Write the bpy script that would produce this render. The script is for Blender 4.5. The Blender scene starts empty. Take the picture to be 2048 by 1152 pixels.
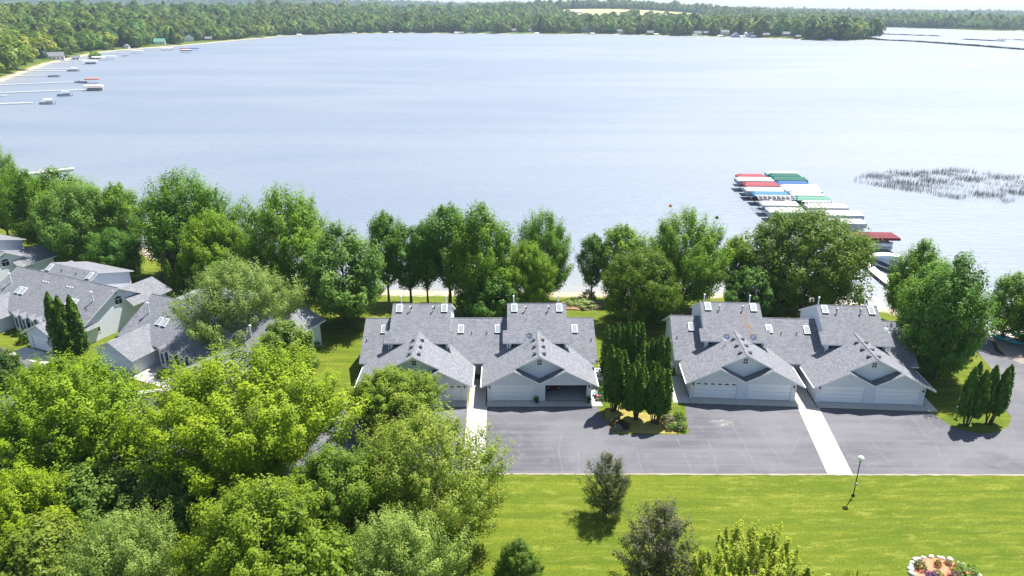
import bpy, math, random
import numpy as np
from mathutils import Vector, Matrix

# ------------------------------------------------------------------ camera, world, sun, exposure
scene = bpy.context.scene
COL = scene.collection
cam_data = bpy.data.cameras.new("camera")
cam_data.sensor_width = 36.0
cam_data.lens = 24.96
cam_data.clip_start = 0.5
cam_data.clip_end = 30000
camera = bpy.data.objects.new("camera", cam_data)
camera.location = (0, 0, 43.0)
camera.rotation_euler = (math.radians(90 - 21.453), 0, 0)
COL.objects.link(camera)
scene.camera = camera

SUN_DIR = Vector((0.36, 0.42, 1.0)).normalized()        # towards the sun
SUN_EL = math.asin(SUN_DIR.z)
SUN_AZ = math.atan2(SUN_DIR.x, SUN_DIR.y)
world = bpy.data.worlds.new("World")
scene.world = world
world.use_nodes = True
wn = world.node_tree
for n in list(wn.nodes):
    wn.nodes.remove(n)
sky = wn.nodes.new("ShaderNodeTexSky")
sky.sky_type = 'NISHITA'
sky.sun_disc = False
sky.sun_elevation = SUN_EL
sky.sun_rotation = SUN_AZ
sky.altitude = 400
sky.air_density = 1.0
sky.dust_density = 1.3
sky.ozone_density = 1.0
bg = wn.nodes.new("ShaderNodeBackground")
bg.inputs['Strength'].default_value = 0.075
wo = wn.nodes.new("ShaderNodeOutputWorld")
wn.links.new(sky.outputs[0], bg.inputs['Color'])
wn.links.new(bg.outputs[0], wo.inputs['Surface'])

sun_data = bpy.data.lights.new("sun", 'SUN')
sun_data.energy = 5.0
sun_data.angle = math.radians(0.53)
sun_data.color = (1.0, 0.955, 0.88)
sun = bpy.data.objects.new("sun", sun_data)
sun.rotation_euler = SUN_DIR.to_track_quat('Z', 'Y').to_euler()
sun.location = (60, 120, 200)
COL.objects.link(sun)

vs = scene.view_settings
vs.view_transform = 'Standard'
vs.look = 'None'
vs.exposure = 1.3
vs.gamma = 1.0
vs.use_curve_mapping = False
scene.render.engine = 'CYCLES'
cy = scene.cycles
cy.max_bounces = 7
cy.diffuse_bounces = 3
cy.glossy_bounces = 3
cy.transmission_bounces = 4
cy.transparent_max_bounces = 6
cy.volume_bounces = 0
cy.caustics_reflective = False
cy.caustics_refractive = False
cy.sample_clamp_indirect = 6.0
cy.use_denoising = True

# ------------------------------------------------------------------ helpers
def tag(o, label=None, cat=None, group=None, kind=None):
    if label: o['label'] = label
    if cat: o['category'] = cat
    if group: o['group'] = group
    if kind: o['kind'] = kind
    return o

def empty(name, loc=(0, 0, 0), rz=0.0, label=None, cat=None, group=None):
    o = bpy.data.objects.new(name, None)
    o.empty_display_size = 0.3
    o.location = loc
    o.rotation_euler = (0, 0, rz)
    COL.objects.link(o)
    return tag(o, label, cat, group)

def link(name, mesh, parent=None, loc=None, color=None):
    o = bpy.data.objects.new(name, mesh)
    COL.objects.link(o)
    if parent is not None: o.parent = parent
    if loc is not None: o.location = loc
    if color is not None: o.color = (*color, 1.0)
    return o

class MB:
    """collects polygons and builds one mesh object"""
    def __init__(self):
        self.v, self.f, self.m = [], [], []
    def poly(self, pts, m=0):
        i = len(self.v)
        self.v += [tuple(p) for p in pts]
        self.f.append(tuple(range(i, i + len(pts))))
        self.m.append(m)
    def mesh_part(self, verts, faces, m=0):
        i = len(self.v)
        self.v += [tuple(p) for p in verts]
        for f in faces:
            self.f.append(tuple(i + k for k in f)); self.m.append(m)
    def box(self, x0, x1, y0, y1, z0, z1, m=0, mt=None):
        v = [(x0,y0,z0),(x1,y0,z0),(x1,y1,z0),(x0,y1,z0),(x0,y0,z1),(x1,y0,z1),(x1,y1,z1),(x0,y1,z1)]
        self.mesh_part(v, [(3,2,1,0),(0,1,5,4),(1,2,6,5),(2,3,7,6),(3,0,4,7)], m)
        self.mesh_part(v[4:], [(0,1,2,3)], m if mt is None else mt)
    def obox(self, c, ax, ay, az, m=0):
        c, ax, ay, az = Vector(c), Vector(ax), Vector(ay), Vector(az)
        v = [c+sx*ax+sy*ay+sz*az for sz in (-1,1) for sx, sy in ((-1,-1),(1,-1),(1,1),(-1,1))]
        self.mesh_part(v, [(3,2,1,0),(0,1,5,4),(1,2,6,5),(2,3,7,6),(3,0,4,7),(4,5,6,7)], m)
    def prism(self, pts, d, m=0, mcap=None):
        """pts: closed outline (3D), d: extrusion vector; the face opposite d is the front"""
        d = Vector(d); a = [Vector(p) for p in pts]; b = [p + d for p in a]; n = len(a)
        self.poly(a, m if mcap is None else mcap)
        self.poly(list(reversed(b)), m)
        for i in range(n):
            j = (i + 1) % n
            self.poly([a[j], a[i], b[i], b[j]], m)
    def slab(self, top, th, mt=0, ms=1):
        """roof slab: top outline counter-clockwise from above, vertical thickness th"""
        a = [Vector(p) for p in top]; b = [p - Vector((0, 0, th)) for p in a]; n = len(a)
        self.poly(a, mt); self.poly(list(reversed(b)), ms)
        for i in range(n):
            j = (i + 1) % n
            self.poly([a[i], b[i], b[j], a[j]], ms)
    def tube(self, p0, p1, r0, r1=None, n=8, m=0, cap=True):
        p0, p1 = Vector(p0), Vector(p1); r1 = r0 if r1 is None else r1
        d = (p1 - p0)
        if d.length < 1e-6: return
        q = d.to_track_quat('Z', 'Y'); X, Y = q @ Vector((1,0,0)), q @ Vector((0,1,0))
        ring = [(math.cos(2*math.pi*k/n), math.sin(2*math.pi*k/n)) for k in range(n)]
        v = [p0 + (X*a + Y*b)*r0 for a, b in ring] + [p1 + (X*a + Y*b)*r1 for a, b in ring]
        f = [(k, (k+1) % n, n+(k+1) % n, n+k) for k in range(n)]
        if cap: f += [tuple(range(n-1, -1, -1)), tuple(range(n, 2*n))]
        self.mesh_part(v, f, m)
    def lathe(self, c, prof, n=12, m=0, sx=1.0, sy=1.0):
        """prof: list of (r, z) from bottom to top"""
        cx, cy_, cz = c; v, f = [], []
        for r, z in prof:
            for k in range(n):
                a = 2*math.pi*k/n
                v.append((cx + r*sx*math.cos(a), cy_ + r*sy*math.sin(a), cz + z))
        for i in range(len(prof)-1):
            for k in range(n):
                k2 = (k+1) % n
                f.append((i*n+k, i*n+k2, (i+1)*n+k2, (i+1)*n+k))
        f.append(tuple(range(n-1, -1, -1))); f.append(tuple(range((len(prof)-1)*n, len(prof)*n)))
        self.mesh_part(v, f, m)
    def mesh(self, name, mats, smooth=False):
        me = bpy.data.meshes.new(name)
        me.from_pydata([tuple(p) for p in self.v], [], self.f)
        for mt in (mats if isinstance(mats, (list, tuple)) else [mats]): me.materials.append(mt)
        me.polygons.foreach_set('material_index', self.m)
        if smooth: me.polygons.foreach_set('use_smooth', [True]*len(self.f))
        uvl = me.uv_layers.new(name='UVMap').data
        co = self.v
        for p in me.polygons:
            n = p.normal
            u = Vector((-n.y, n.x, 0))
            if u.length < 1e-4: u = Vector((1, 0, 0))
            u.normalize(); w = n.cross(u)
            for li in p.loop_indices:
                q = Vector(co[me.loops[li].vertex_index])
                uvl[li].uv = (q.dot(u), q.dot(w))
        me.update()
        return me
    def build(self, name, mats, parent=None, smooth=False, loc=None):
        return link(name, self.mesh(name, mats, smooth), parent, loc)

def np_mesh(name, verts, faces, mats, attrs=None, smooth=False, matidx=None):
    """verts (N,3), faces (M,k) uniform k; attrs {name: (domain, array)}"""
    me = bpy.data.meshes.new(name)
    verts = np.asarray(verts, np.float32); faces = np.asarray(faces, np.int32)
    M, k = faces.shape
    me.vertices.add(len(verts)); me.vertices.foreach_set('co', verts.ravel())
    me.loops.add(M*k); me.loops.foreach_set('vertex_index', faces.ravel())
    me.polygons.add(M)
    me.polygons.foreach_set('loop_start', np.arange(0, M*k, k, dtype=np.int32))
    me.polygons.foreach_set('loop_total', np.full(M, k, np.int32))
    for mt in (mats if isinstance(mats, (list, tuple)) else [mats]): me.materials.append(mt)
    if matidx is not None: me.polygons.foreach_set('material_index', np.asarray(matidx, np.int32))
    me.polygons.foreach_set('use_smooth', np.full(M, bool(smooth)))
    for nm, (dom, arr) in (attrs or {}).items():
        arr = np.asarray(arr, np.float32)
        if arr.ndim == 1:
            a = me.attributes.new(nm, 'FLOAT', dom); a.data.foreach_set('value', arr)
        else:
            a = me.attributes.new(nm, 'FLOAT_COLOR', dom); a.data.foreach_set('color', arr.ravel())
    me.update(calc_edges=True); me.validate()
    return me

# ------------------------------------------------------------------ materials
class NT:
    def __init__(self, name):
        self.mat = bpy.data.materials.new(name); self.mat.use_nodes = True
        self.t = self.mat.node_tree; self.t.nodes.clear()
        self.out = self.t.nodes.new('ShaderNodeOutputMaterial')
    def n(self, typ, **kw):
        nd = self.t.nodes.new(typ)
        for k, v in kw.items():
            if k == 'inp':
                for a, b in v.items():
                    if isinstance(b, bpy.types.NodeSocket): self.t.links.new(b, nd.inputs[a])
                    else: nd.inputs[a].default_value = b
            else: setattr(nd, k, v)
        return nd
    def l(self, a, b): self.t.links.new(a, b)
    def math(self, op, a, b=None, c=None, clamp=False):
        nd = self.n('ShaderNodeMath', operation=op, use_clamp=clamp)
        for i, x in enumerate((a, b, c)):
            if x is None: continue
            if isinstance(x, bpy.types.NodeSocket): self.l(x, nd.inputs[i])
            else: nd.inputs[i].default_value = x
        return nd.outputs[0]
    def mix(self, f, a, b, blend='MIX'):
        nd = self.n('ShaderNodeMix', data_type='RGBA', blend_type=blend)
        for i, x in ((0, f), (6, a), (7, b)):
            if isinstance(x, bpy.types.NodeSocket): self.l(x, nd.inputs[i])
            else: nd.inputs[i].default_value = x if i == 0 else (*x[:3], 1)
        return nd.outputs[2]
    def noise(self, scale, detail=3, rough=0.55, vec=None, dist=0.0):
        nd = self.n('ShaderNodeTexNoise', inp={'Scale': scale, 'Detail': detail, 'Roughness': rough, 'Distortion': dist})
        if vec is not None: self.l(vec, nd.inputs['Vector'])
        return nd.outputs['Fac']
    def ramp(self, f, stops):
        nd = self.n('ShaderNodeValToRGB'); self.l(f, nd.inputs[0])
        el = nd.color_ramp.elements
        while len(el) < len(stops): el.new(0.5)
        for e, (p, c) in zip(el, stops):
            e.position = p; e.color = (*c, 1) if len(c) == 3 else c
        return nd.outputs[0]
    def mapr(self, f, a, b, c, d):
        nd = self.n('ShaderNodeMapRange', inp={0: f, 1: a, 2: b, 3: c, 4: d}); return nd.outputs[0]
    def pos(self): return self.n('ShaderNodeNewGeometry').outputs['Position']
    def obj(self): return self.n('ShaderNodeTexCoord').outputs['Object']
    def uv(self): return self.n('ShaderNodeTexCoord').outputs['UV']
    def scalev(self, v, s):
        nd = self.n('ShaderNodeVectorMath', operation='MULTIPLY'); self.l(v, nd.inputs[0]); nd.inputs[1].default_value = s
        return nd.outputs[0]
    def bump(self, h, strength=0.3, dist=0.02):
        nd = self.n('ShaderNodeBump', inp={'Strength': strength, 'Distance': dist, 'Height': h}); return nd.outputs[0]
    def bsdf(self, color, rough=0.6, spec=0.4, normal=None, metal=0.0, **kw):
        nd = self.n('ShaderNodeBsdfPrincipled')
        for k, x in (('Base Color', color), ('Roughness', rough), ('Specular IOR Level', spec), ('Metallic', metal), *kw.items()):
            if isinstance(x, bpy.types.NodeSocket): self.l(x, nd.inputs[k])
            elif k == 'Base Color': nd.inputs[k].default_value = (*x[:3], 1)
            else: nd.inputs[k].default_value = x
        if normal is not None: self.l(normal, nd.inputs['Normal'])
        return nd.outputs[0]
    def done(self, sh):
        self.l(sh, self.out.inputs['Surface']); return self.mat

def plain(name, c, rough=0.6, spec=0.35, metal=0.0, var=0.12, sc=3.0):
    t = NT(name); f = t.noise(sc, 3, 0.6, t.obj())
    col = t.mix(f, [x*(1-var) for x in c], [min(1, x*(1+var)) for x in c])
    return t.done(t.bsdf(col, rough, spec, None, metal))

def m_siding():
    t = NT('lap_siding'); uv = t.uv()
    v = t.n('ShaderNodeSeparateXYZ'); t.l(uv, v.inputs[0])
    fr = t.math('FRACT', t.math('MULTIPLY', v.outputs[1], 1/0.15))
    lip = t.math('POWER', fr, 5.0)
    big = t.noise(0.6, 3, 0.6, t.obj())
    streak = t.noise(1.0, 4, 0.6, t.scalev(t.obj(), (6, 6, 0.5)))
    c = t.mix(big, (0.655, 0.685, 0.765), (0.73, 0.755, 0.825))
    c = t.mix(t.mapr(streak, 0.5, 0.8, 0, 0.22), c, (0.5, 0.53, 0.53))
    c = t.mix(t.math('MULTIPLY', t.math('GREATER_THAN', fr, 0.9), 0.35), c, (0.42, 0.46, 0.5))
    return t.done(t.bsdf(c, 0.6, 0.25, t.bump(t.math('SUBTRACT', 1.0, fr), 0.5, 0.015)))

def m_shingle():
    t = NT('roof_shingle'); uv = t.uv()
    br = t.n('ShaderNodeTexBrick', offset=0.5, squash=1.0, inp={'Color1': (0.0, 0, 0, 1), 'Color2': (1, 1, 1, 1), 'Mortar': (0.3, 0.3, 0.3, 1), 'Scale': 1.0,
        'Mortar Size': 0.012, 'Mortar Smooth': 0.3, 'Bias': 0.0, 'Brick Width': 0.34, 'Row Height': 0.145})
    t.l(uv, br.inputs['Vector'])
    g = t.n('ShaderNodeRGBToBW'); t.l(br.outputs['Color'], g.inputs[0])
    gr = t.noise(6.0, 5, 0.85, uv)
    big = t.noise(0.35, 3, 0.55, t.obj())
    f = t.math('ADD', t.math('MULTIPLY', g.outputs[0], 0.36), t.math('MULTIPLY', gr, 0.72))
    c = t.ramp(f, [(0.2, (0.086, 0.092, 0.110)), (0.5, (0.152, 0.160, 0.184)), (0.8, (0.24, 0.247, 0.272))])
    c = t.mix(t.mapr(big, 0.35, 0.7, 0, 0.35), c, (0.205, 0.205, 0.212))
    stk = t.noise(1.0, 4, 0.65, t.scalev(uv, (1.1, 0.16, 1)))
    c = t.mix(t.mapr(stk, 0.5, 0.72, 0, 0.4), c, (0.13, 0.128, 0.135))
    sep = t.n('ShaderNodeSeparateXYZ'); t.l(uv, sep.inputs[0])
    row = t.math('FRACT', t.math('MULTIPLY', sep.outputs[1], 1/0.145))
    c = t.mix(t.math('MULTIPLY', t.math('LESS_THAN', row, 0.16), 0.45), c, (0.09, 0.092, 0.105))
    h = t.math('ADD', t.math('MULTIPLY', br.outputs['Fac'], -0.6), t.math('MULTIPLY', gr, 0.4))
    return t.done(t.bsdf(c, 0.85, 0.2, t.bump(h, 0.5, 0.02)))

def m_asphalt():
    t = NT('asphalt'); p = t.pos()
    big = t.noise(0.09, 5, 0.6, p, 0.6); mid = t.noise(0.7, 4, 0.65, p); fine = t.noise(14, 2, 0.7, p)
    st = t.noise(1.0, 4, 0.6, t.scalev(p, (0.05, 0.9, 1)))
    c = t.mix(t.mapr(big, 0.38, 0.62, 0, 1), (0.074, 0.075, 0.092), (0.128, 0.128, 0.144))
    c = t.mix(t.mapr(st, 0.45, 0.65, 0, 0.55), c, (0.15, 0.149, 0.162))
    c = t.mix(t.mapr(mid, 0.55, 0.72, 0, 0.5), c, (0.165, 0.165, 0.173))
    c = t.mix(t.math('MULTIPLY', fine, 0.35), c, (0.07, 0.07, 0.08))
    return t.done(t.bsdf(c, 0.82, 0.3, t.bump(fine, 0.4, 0.01)))

def m_concrete(name='concrete', c0=(0.42, 0.40, 0.37), c1=(0.58, 0.56, 0.52)):
    t = NT(name); p = t.pos()
    a = t.noise(0.5, 5, 0.65, p); b = t.noise(12, 3, 0.7, p)
    rnd = t.n('ShaderNodeObjectInfo').outputs['Random']
    c = t.mix(a, c0, c1)
    c = t.mix(t.math('MULTIPLY', rnd, 0.3), c, [x*0.78 for x in c0])
    c = t.mix(t.math('MULTIPLY', b, 0.2), c, [x*0.7 for x in c0])
    return t.done(t.bsdf(c, 0.8, 0.25, t.bump(b, 0.25, 0.008)))

def m_leaf(name, trans=0.38, rnd=0.0, spec=0.16):
    t = NT(name)
    oi = t.n('ShaderNodeObjectInfo')
    at = t.n('ShaderNodeAttribute', attribute_name='tint', attribute_type='GEOMETRY')
    base = oi.outputs['Color']
    hsv = t.n('ShaderNodeHueSaturation'); t.l(base, hsv.inputs['Color'])
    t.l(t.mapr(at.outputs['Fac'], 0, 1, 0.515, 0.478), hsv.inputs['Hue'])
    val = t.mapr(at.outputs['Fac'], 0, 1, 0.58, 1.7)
    if rnd:
        val = t.math('MULTIPLY', val, t.mapr(oi.outputs['Random'], 0, 1, 1-rnd, 1+rnd))
        r2 = t.math('FRACT', t.math('MULTIPLY', oi.outputs['Random'], 17.3))
        h2 = t.n('ShaderNodeHueSaturation'); t.l(hsv.outputs[0], h2.inputs['Color'])
        t.l(t.mapr(r2, 0, 1, 0.455, 0.535), h2.inputs['Hue'])
        col = h2.outputs[0]; t.l(val, hsv.inputs['Value'])
    else:
        t.l(val, hsv.inputs['Value']); col = hsv.outputs[0]
    b = t.bsdf(col, 0.5, spec)
    tc = t.mix(0.5, col, (0.25, 0.44, 0.03))
    tr = t.n('ShaderNodeBsdfTranslucent'); t.l(tc, tr.inputs['Color'])
    mx = t.n('ShaderNodeMixShader', inp={0: trans}); t.l(b, mx.inputs[1]); t.l(tr.outputs[0], mx.inputs[2])
    return t.done(mx.outputs[0])

def m_bark():
    t = NT('bark'); o = t.obj()
    f = t.noise(3.0, 5, 0.7, t.scalev(o, (3, 3, 0.6)))
    c = t.mix(f, (0.05, 0.04, 0.03), (0.17, 0.135, 0.105))
    return t.done(t.bsdf(c, 0.9, 0.15, t.bump(f, 0.6, 0.03)))

def m_ground():
    t = NT('ground_cover'); p = t.pos()
    at = t.n('ShaderNodeAttribute', attribute_name='cover', attribute_type='GEOMETRY')
    sp = t.n('ShaderNodeSeparateColor'); t.l(at.outputs['Color'], sp.inputs[0])
    big = t.noise(0.05, 4, 0.6, p); mid = t.noise(0.45, 4, 0.65, p, 0.5); fine = t.noise(5.0, 3, 0.75, p)
    mow = t.noise(1.0, 3, 0.6, t.scalev(p, (0.05, 0.75, 1)), 0.4)
    mow2 = t.noise(1.0, 4, 0.65, t.scalev(p, (0.35, 1.7, 1)), 0.8)
    g = t.mix(t.mapr(big, .4, .6, 0, 1), (0.078, 0.110, 0.010), (0.104, 0.130, 0.012))
    g = t.mix(t.mapr(mow, 0.44, 0.58, 0, 1.0), g, (0.128, 0.152, 0.013))
    g = t.mix(t.mapr(mow2, 0.52, 0.66, 0, 0.85), g, (0.20, 0.215, 0.035))
    g = t.mix(t.mapr(mid, 0.52, 0.75, 0, 0.75), g, (0.055, 0.105, 0.005))
    sx = t.n('ShaderNodeSeparateXYZ'); t.l(p, sx.inputs[0])
    wob = t.math('ADD', sx.outputs[1], t.math('MULTIPLY', t.noise(0.08, 2, 0.5, p), 3.0))
    g = t.mix(t.math('MULTIPLY', t.math('SINE', t.math('MULTIPLY', wob, 4.6)), 0.14, None, True), g, (0.06, 0.10, 0.006))
    spk = t.noise(2.2, 4, 0.8, p)
    g = t.mix(t.mapr(spk, 0.60, 0.72, 0, 0.8), g, (0.22, 0.225, 0.07))
    g = t.mix(t.mapr(fine, 0.40, 0.62, 0, 0.62), g, (0.045, 0.078, 0.005))
    sand = t.mix(t.noise(0.35, 5, 0.75, p), (0.20, 0.165, 0.11), (0.50, 0.43, 0.33))
    field = t.mix(t.noise(0.02, 4, 0.6, p), (0.30, 0.28, 0.12), (0.36, 0.30, 0.19))
    wood = t.mix(t.noise(0.08, 4, 0.6, p), (0.05, 0.085, 0.014), (0.085, 0.13, 0.02))
    edge = t.math('ADD', sp.outputs[0], t.math('MULTIPLY', t.math('SUBTRACT', mid, 0.5), 0.7))
    c = t.mix(sp.outputs[2], g, wood)
    c = t.mix(sp.outputs[1], c, field)
    c = t.mix(t.mapr(edge, 0.35, 0.6, 0, 1), c, sand)
    h = t.math('ADD', t.math('MULTIPLY', fine, 0.6), mid)
    return t.done(t.bsdf(c, 0.95, 0.12, t.bump(h, 0.6, 0.06)))

def m_water():
    t = NT('lake_water'); p = t.pos()
    at = t.n('ShaderNodeAttribute', attribute_name='shallow', attribute_type='GEOMETRY')
    rot = t.n('ShaderNodeMapping', inp={'Rotation': (0, 0, math.radians(-24)), 'Scale': (0.35, 1.25, 1)}); t.l(p, rot.inputs[0])
    w1 = t.noise(0.55, 4, 0.62, rot.outputs[0], 0.7)
    rot2 = t.n('ShaderNodeMapping', inp={'Rotation': (0, 0, math.radians(-38)), 'Scale': (0.5, 1.0, 1)}); t.l(p, rot2.inputs[0])
    w2 = t.noise(1.9, 3, 0.6, rot2.outputs[0], 0.4)
    patch = t.noise(0.010, 5, 0.6, t.scalev(p, (0.7, 1.6, 1)), 1.0)
    h = t.math('ADD', t.math('MULTIPLY', w1, 1.0), t.math('MULTIPLY', w2, 0.33))
    nrm = t.n('ShaderNodeBump', inp={'Distance': 0.42, 'Height': h})
    t.l(t.mapr(patch, 0.3, 0.7, 0.55, 1.0), nrm.inputs['Strength'])
    deep = t.mix(patch, (0.115, 0.148, 0.20), (0.155, 0.183, 0.226))
    c = t.mix(at.outputs['Fac'], deep, (0.26, 0.235, 0.185))
    lane = t.noise(0.004, 5, 0.62, t.scalev(p, (0.5, 2.2, 1)), 1.5)
    c = t.mix(t.mapr(lane, 0.44, 0.60, 0, 0.25), c, (0.20, 0.218, 0.245))
    sh = t.bsdf(c, t.mapr(lane, 0.42, 0.6, 0.49, 0.56), 0.85, nrm.outputs[0], IOR=1.333)
    return t.done(sh)

MAT = {}
def mats():
    M = MAT
    M['siding'] = m_siding(); M['shingle'] = m_shingle(); M['asphalt'] = m_asphalt()
    M['concrete'] = m_concrete(); M['bark'] = m_bark(); M['ground'] = m_ground(); M['water'] = m_water()
    M['path'] = m_concrete('path_concrete', (0.46, 0.44, 0.40), (0.60, 0.575, 0.53))
    M['leaf'] = m_leaf('leaf', 0.46); M['needle'] = m_leaf('needle', 0.2, 0, 0.12); M['far_leaf'] = m_leaf('far_leaf', 0.3, 0.42, 0.1)
    M['white'] = plain('white_trim', (0.80, 0.81, 0.82), 0.45, 0.4, 0, 0.04)
    M['door'] = plain('garage_door_paint', (0.86, 0.87, 0.89), 0.45, 0.4, 0, 0.03)
    M['dark'] = plain('dark_metal', (0.025, 0.025, 0.028), 0.45, 0.5)
    M['galv'] = plain('galvanised_metal', (0.55, 0.56, 0.58), 0.4, 0.5, 0.5)
    M['glass'] = plain('window_glass', (0.03, 0.035, 0.04), 0.06, 0.8)
    M['skyglass'] = plain('skylight_glass', (0.24, 0.28, 0.285), 0.15, 0.5)
    M['grey'] = plain('grey_plastic', (0.35, 0.36, 0.37), 0.6)
    M['deck'] = plain('dock_deck', (0.62, 0.60, 0.56), 0.7, 0.3, 0, 0.12, 1.5)
    M['timber'] = plain('weathered_timber', (0.30, 0.25, 0.20), 0.8)
    M['mulch'] = plain('mulch', (0.20, 0.135, 0.085), 0.95, 0.1, 0, 0.5, 9)
    M['redmulch'] = plain('red_mulch', (0.55, 0.20, 0.12), 0.95, 0.1, 0, 0.35, 14)
    M['drygrass'] = plain('dry_grass', (0.25, 0.21, 0.06), 0.95, 0.1, 0, 0.4, 1.2)
    M['gravel'] = plain('gravel', (0.22, 0.19, 0.17), 0.95, 0.1, 0, 0.45, 2.5)
    M['stone'] = plain('field_stone', (0.55, 0.51, 0.48), 0.85, 0.2, 0, 0.3, 2.2)
    M['sealer'] = plain('crack_sealer', (0.165, 0.164, 0.172), 0.8, 0.2, 0, 0.25, 4)
    M['globe'] = plain('lamp_globe', (0.86, 0.86, 0.84), 0.3, 0.4, 0, 0.02)
    M['black'] = plain('black_paint', (0.02, 0.02, 0.02), 0.5)
    for k, c in dict(c_white=(0.82, 0.82, 0.83), c_red=(0.27, 0.05, 0.065), c_maroon=(0.15, 0.022, 0.035), c_green=(0.01, 0.10, 0.08), c_shadegreen=(0.015, 0.08, 0.066),
                     c_blue=(0.03, 0.10, 0.26), c_sky=(0.05, 0.16, 0.26), c_canvas=(0.46, 0.46, 0.48), c_grey=(0.40, 0.42, 0.46), c_tan=(0.60, 0.50, 0.38), c_navy=(0.03, 0.045, 0.09),
                     c_teal=(0.05, 0.40, 0.42), c_pink=(0.62, 0.10, 0.22), c_orange=(0.75, 0.16, 0.05), c_brown=(0.28, 0.19, 0.12), c_bluegrey=(0.25, 0.33, 0.42),
                     c_cottage=(0.70, 0.68, 0.62), c_rust=(0.36, 0.17, 0.06), c_brick=(0.33, 0.16, 0.12), c_fgreen=(0.10, 0.24, 0.18)).items():
        M[k] = plain(k[2:] + '_finish', c, 0.7, 0.15, 0, 0.1, 1.2)
mats()
# ------------------------------------------------------------------ terrain and lake
LAKE = np.array([(-147,201),(-100,157),(-76,138.6),(-69,132.3),(-45,119.5),(-24.4,113.6),(-2,112.9),(11,112.9),(39,112.4),(45,110.2),(55.7,108),(61,106),(66,99.5),(72.5,95.1),(80,92.5),
    (110,84),(200,66),(420,30),(900,-40),(1600,-160),(3200,-200),(3400,1500),(1700,1560),(1100,1621),(1046,1803),(975,2031),(810,2287),(745,2080),(700,1780),(640,1440),(612,1300),(600,1215),(562,1172),
    (480,1135),(456.5,1191),(404,1276),(292,1348),(205,1428),(15.5,1457),(-122,1488),(-225,1519),(-316,1472),(-375,1401),(-408,1323),(-424,1172),(-429.5,1067),
    (-440,979),(-456,893),(-458,830),(-427,720),(-410,659),(-371,563),(-337,484),(-332,410),(-318,330),(-270,262),(-205,226)], float)

def lake_dist(x, y):
    """signed distance to the shoreline, positive on land"""
    x = np.asarray(x, float); y = np.asarray(y, float)
    best = np.full(x.shape, 1e18); inside = np.zeros(x.shape, bool)
    n = len(LAKE)
    for i in range(n):
        ax, ay = LAKE[i]; bx, by = LAKE[(i+1) % n]
        dx, dy = bx-ax, by-ay
        t = np.clip(((x-ax)*dx + (y-ay)*dy)/(dx*dx+dy*dy), 0, 1)
        best = np.minimum(best, (x-ax-t*dx)**2 + (y-ay-t*dy)**2)
        cond = (ay > y) != (by > y)
        with np.errstate(divide='ignore', invalid='ignore'):
            xi = ax + (y-ay)*dx/(dy if dy != 0 else 1e-9)
        inside ^= cond & (x < xi)
    d = np.sqrt(best)
    return np.where(inside, -d, d)

def smooth(a, b, v):
    t = np.clip((v-a)/(b-a), 0, 1); return t*t*(3-2*t)

def hills(x, y):
    g = lambda cx, cy_, sx, sy, a: a*np.exp(-((x-cx)/sx)**2 - ((y-cy_)/sy)**2)
    h = g(-760, 760, 260, 420, 34) + g(-900, 1500, 420, 420, 22) + g(-640, 2150, 360, 420, 24) + g(-150, 2500, 380, 450, 18)
    h = h + g(330, 2720, 420, 430, 39) + g(760, 3000, 420, 420, 16)
    h = h + g(-985, 2780, 330, 330, 24)
    ridge = np.interp(x, [-6000, -3000, -1500, 0, 800, 1670, 2600, 3600, 7000], [150, 128, 94, 54, 39, 24, 9, 0, 0])
    h = h + ridge*np.exp(-((y-5000)/900)**2)*(1+0.10*np.sin(x/310.0)+0.07*np.sin(x/127.0+1))
    h = h + 5*smooth(2600, 3600, y)*np.sin(x/240.0+y/330.0)
    return h

def terrain(x, y, d=None):
    x = np.asarray(x, float); y = np.asarray(y, float)
    if d is None: d = lake_dist(x, y)
    z = np.where(d < 0, -2 + np.maximum(d*0.08, -3.0), -2 + 2*smooth(0, 15, d))
    return z + hills(x, y)*smooth(15, 240, d)*smooth(320, 560, y)

def in_field(x, y):
    return ((x > 150) & (x < 640) & (y > 2100) & (y < 2640) & ~((x > 330) & (x < 380) & (y > 2250) & (y < 2320)))

def in_meadow(x, y):
    return ((x+985)**2/120**2 + (y-2560)**2/170**2) < 1

def axis(segs):
    out = []
    for a, b, n in segs: out += list(np.linspace(a, b, n, endpoint=False))
    out.append(segs[-1][1]); return np.array(out)

gx = axis([(-9000, -3000, 14), (-3000, -1000, 20), (-1000, -560, 28), (-560, -130, 72), (-130, 90, 147), (90, 700, 62), (700, 3000, 24), (3000, 9000, 14)])
gy = axis([(-200, 20, 10), (20, 125, 72), (125, 230, 36), (230, 1700, 130), (1700, 3500, 40), (3500, 7000, 28)])
GX, GY = np.meshgrid(gx, gy)
GD = lake_dist(GX, GY)
GZ = terrain(GX, GY, GD)
nx, ny = len(gx), len(gy)
idx = np.arange(nx*ny).reshape(ny, nx)
gfaces = np.stack([idx[:-1, :-1], idx[:-1, 1:], idx[1:, 1:], idx[1:, :-1]], -1).reshape(-1, 4)
sandw = np.where(GY > 260, np.where((GX > -330) & (GY > 1000), 3.0, 8.0), 5.0)
sand = np.clip(1.05 - GD/sandw, 0, 1)
woodz = smooth(300, 420, GY)*smooth(5, 9, GD)
fieldz = in_field(GX, GY).astype(float)
mead = in_meadow(GX, GY)
woodz = np.where(mead, 0, woodz)
cover = np.stack([sand, fieldz, woodz*(1-fieldz), np.ones_like(sand)], -1).reshape(-1, 4)
gme = np_mesh('ground', np.stack([GX, GY, GZ], -1).reshape(-1, 3), gfaces, MAT['ground'], {'cover': ('POINT', cover)}, smooth=True)
tag(link('ground', gme), 'mown lawn, sandy lake shore and wooded hills', None, None, 'structure')

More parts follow.
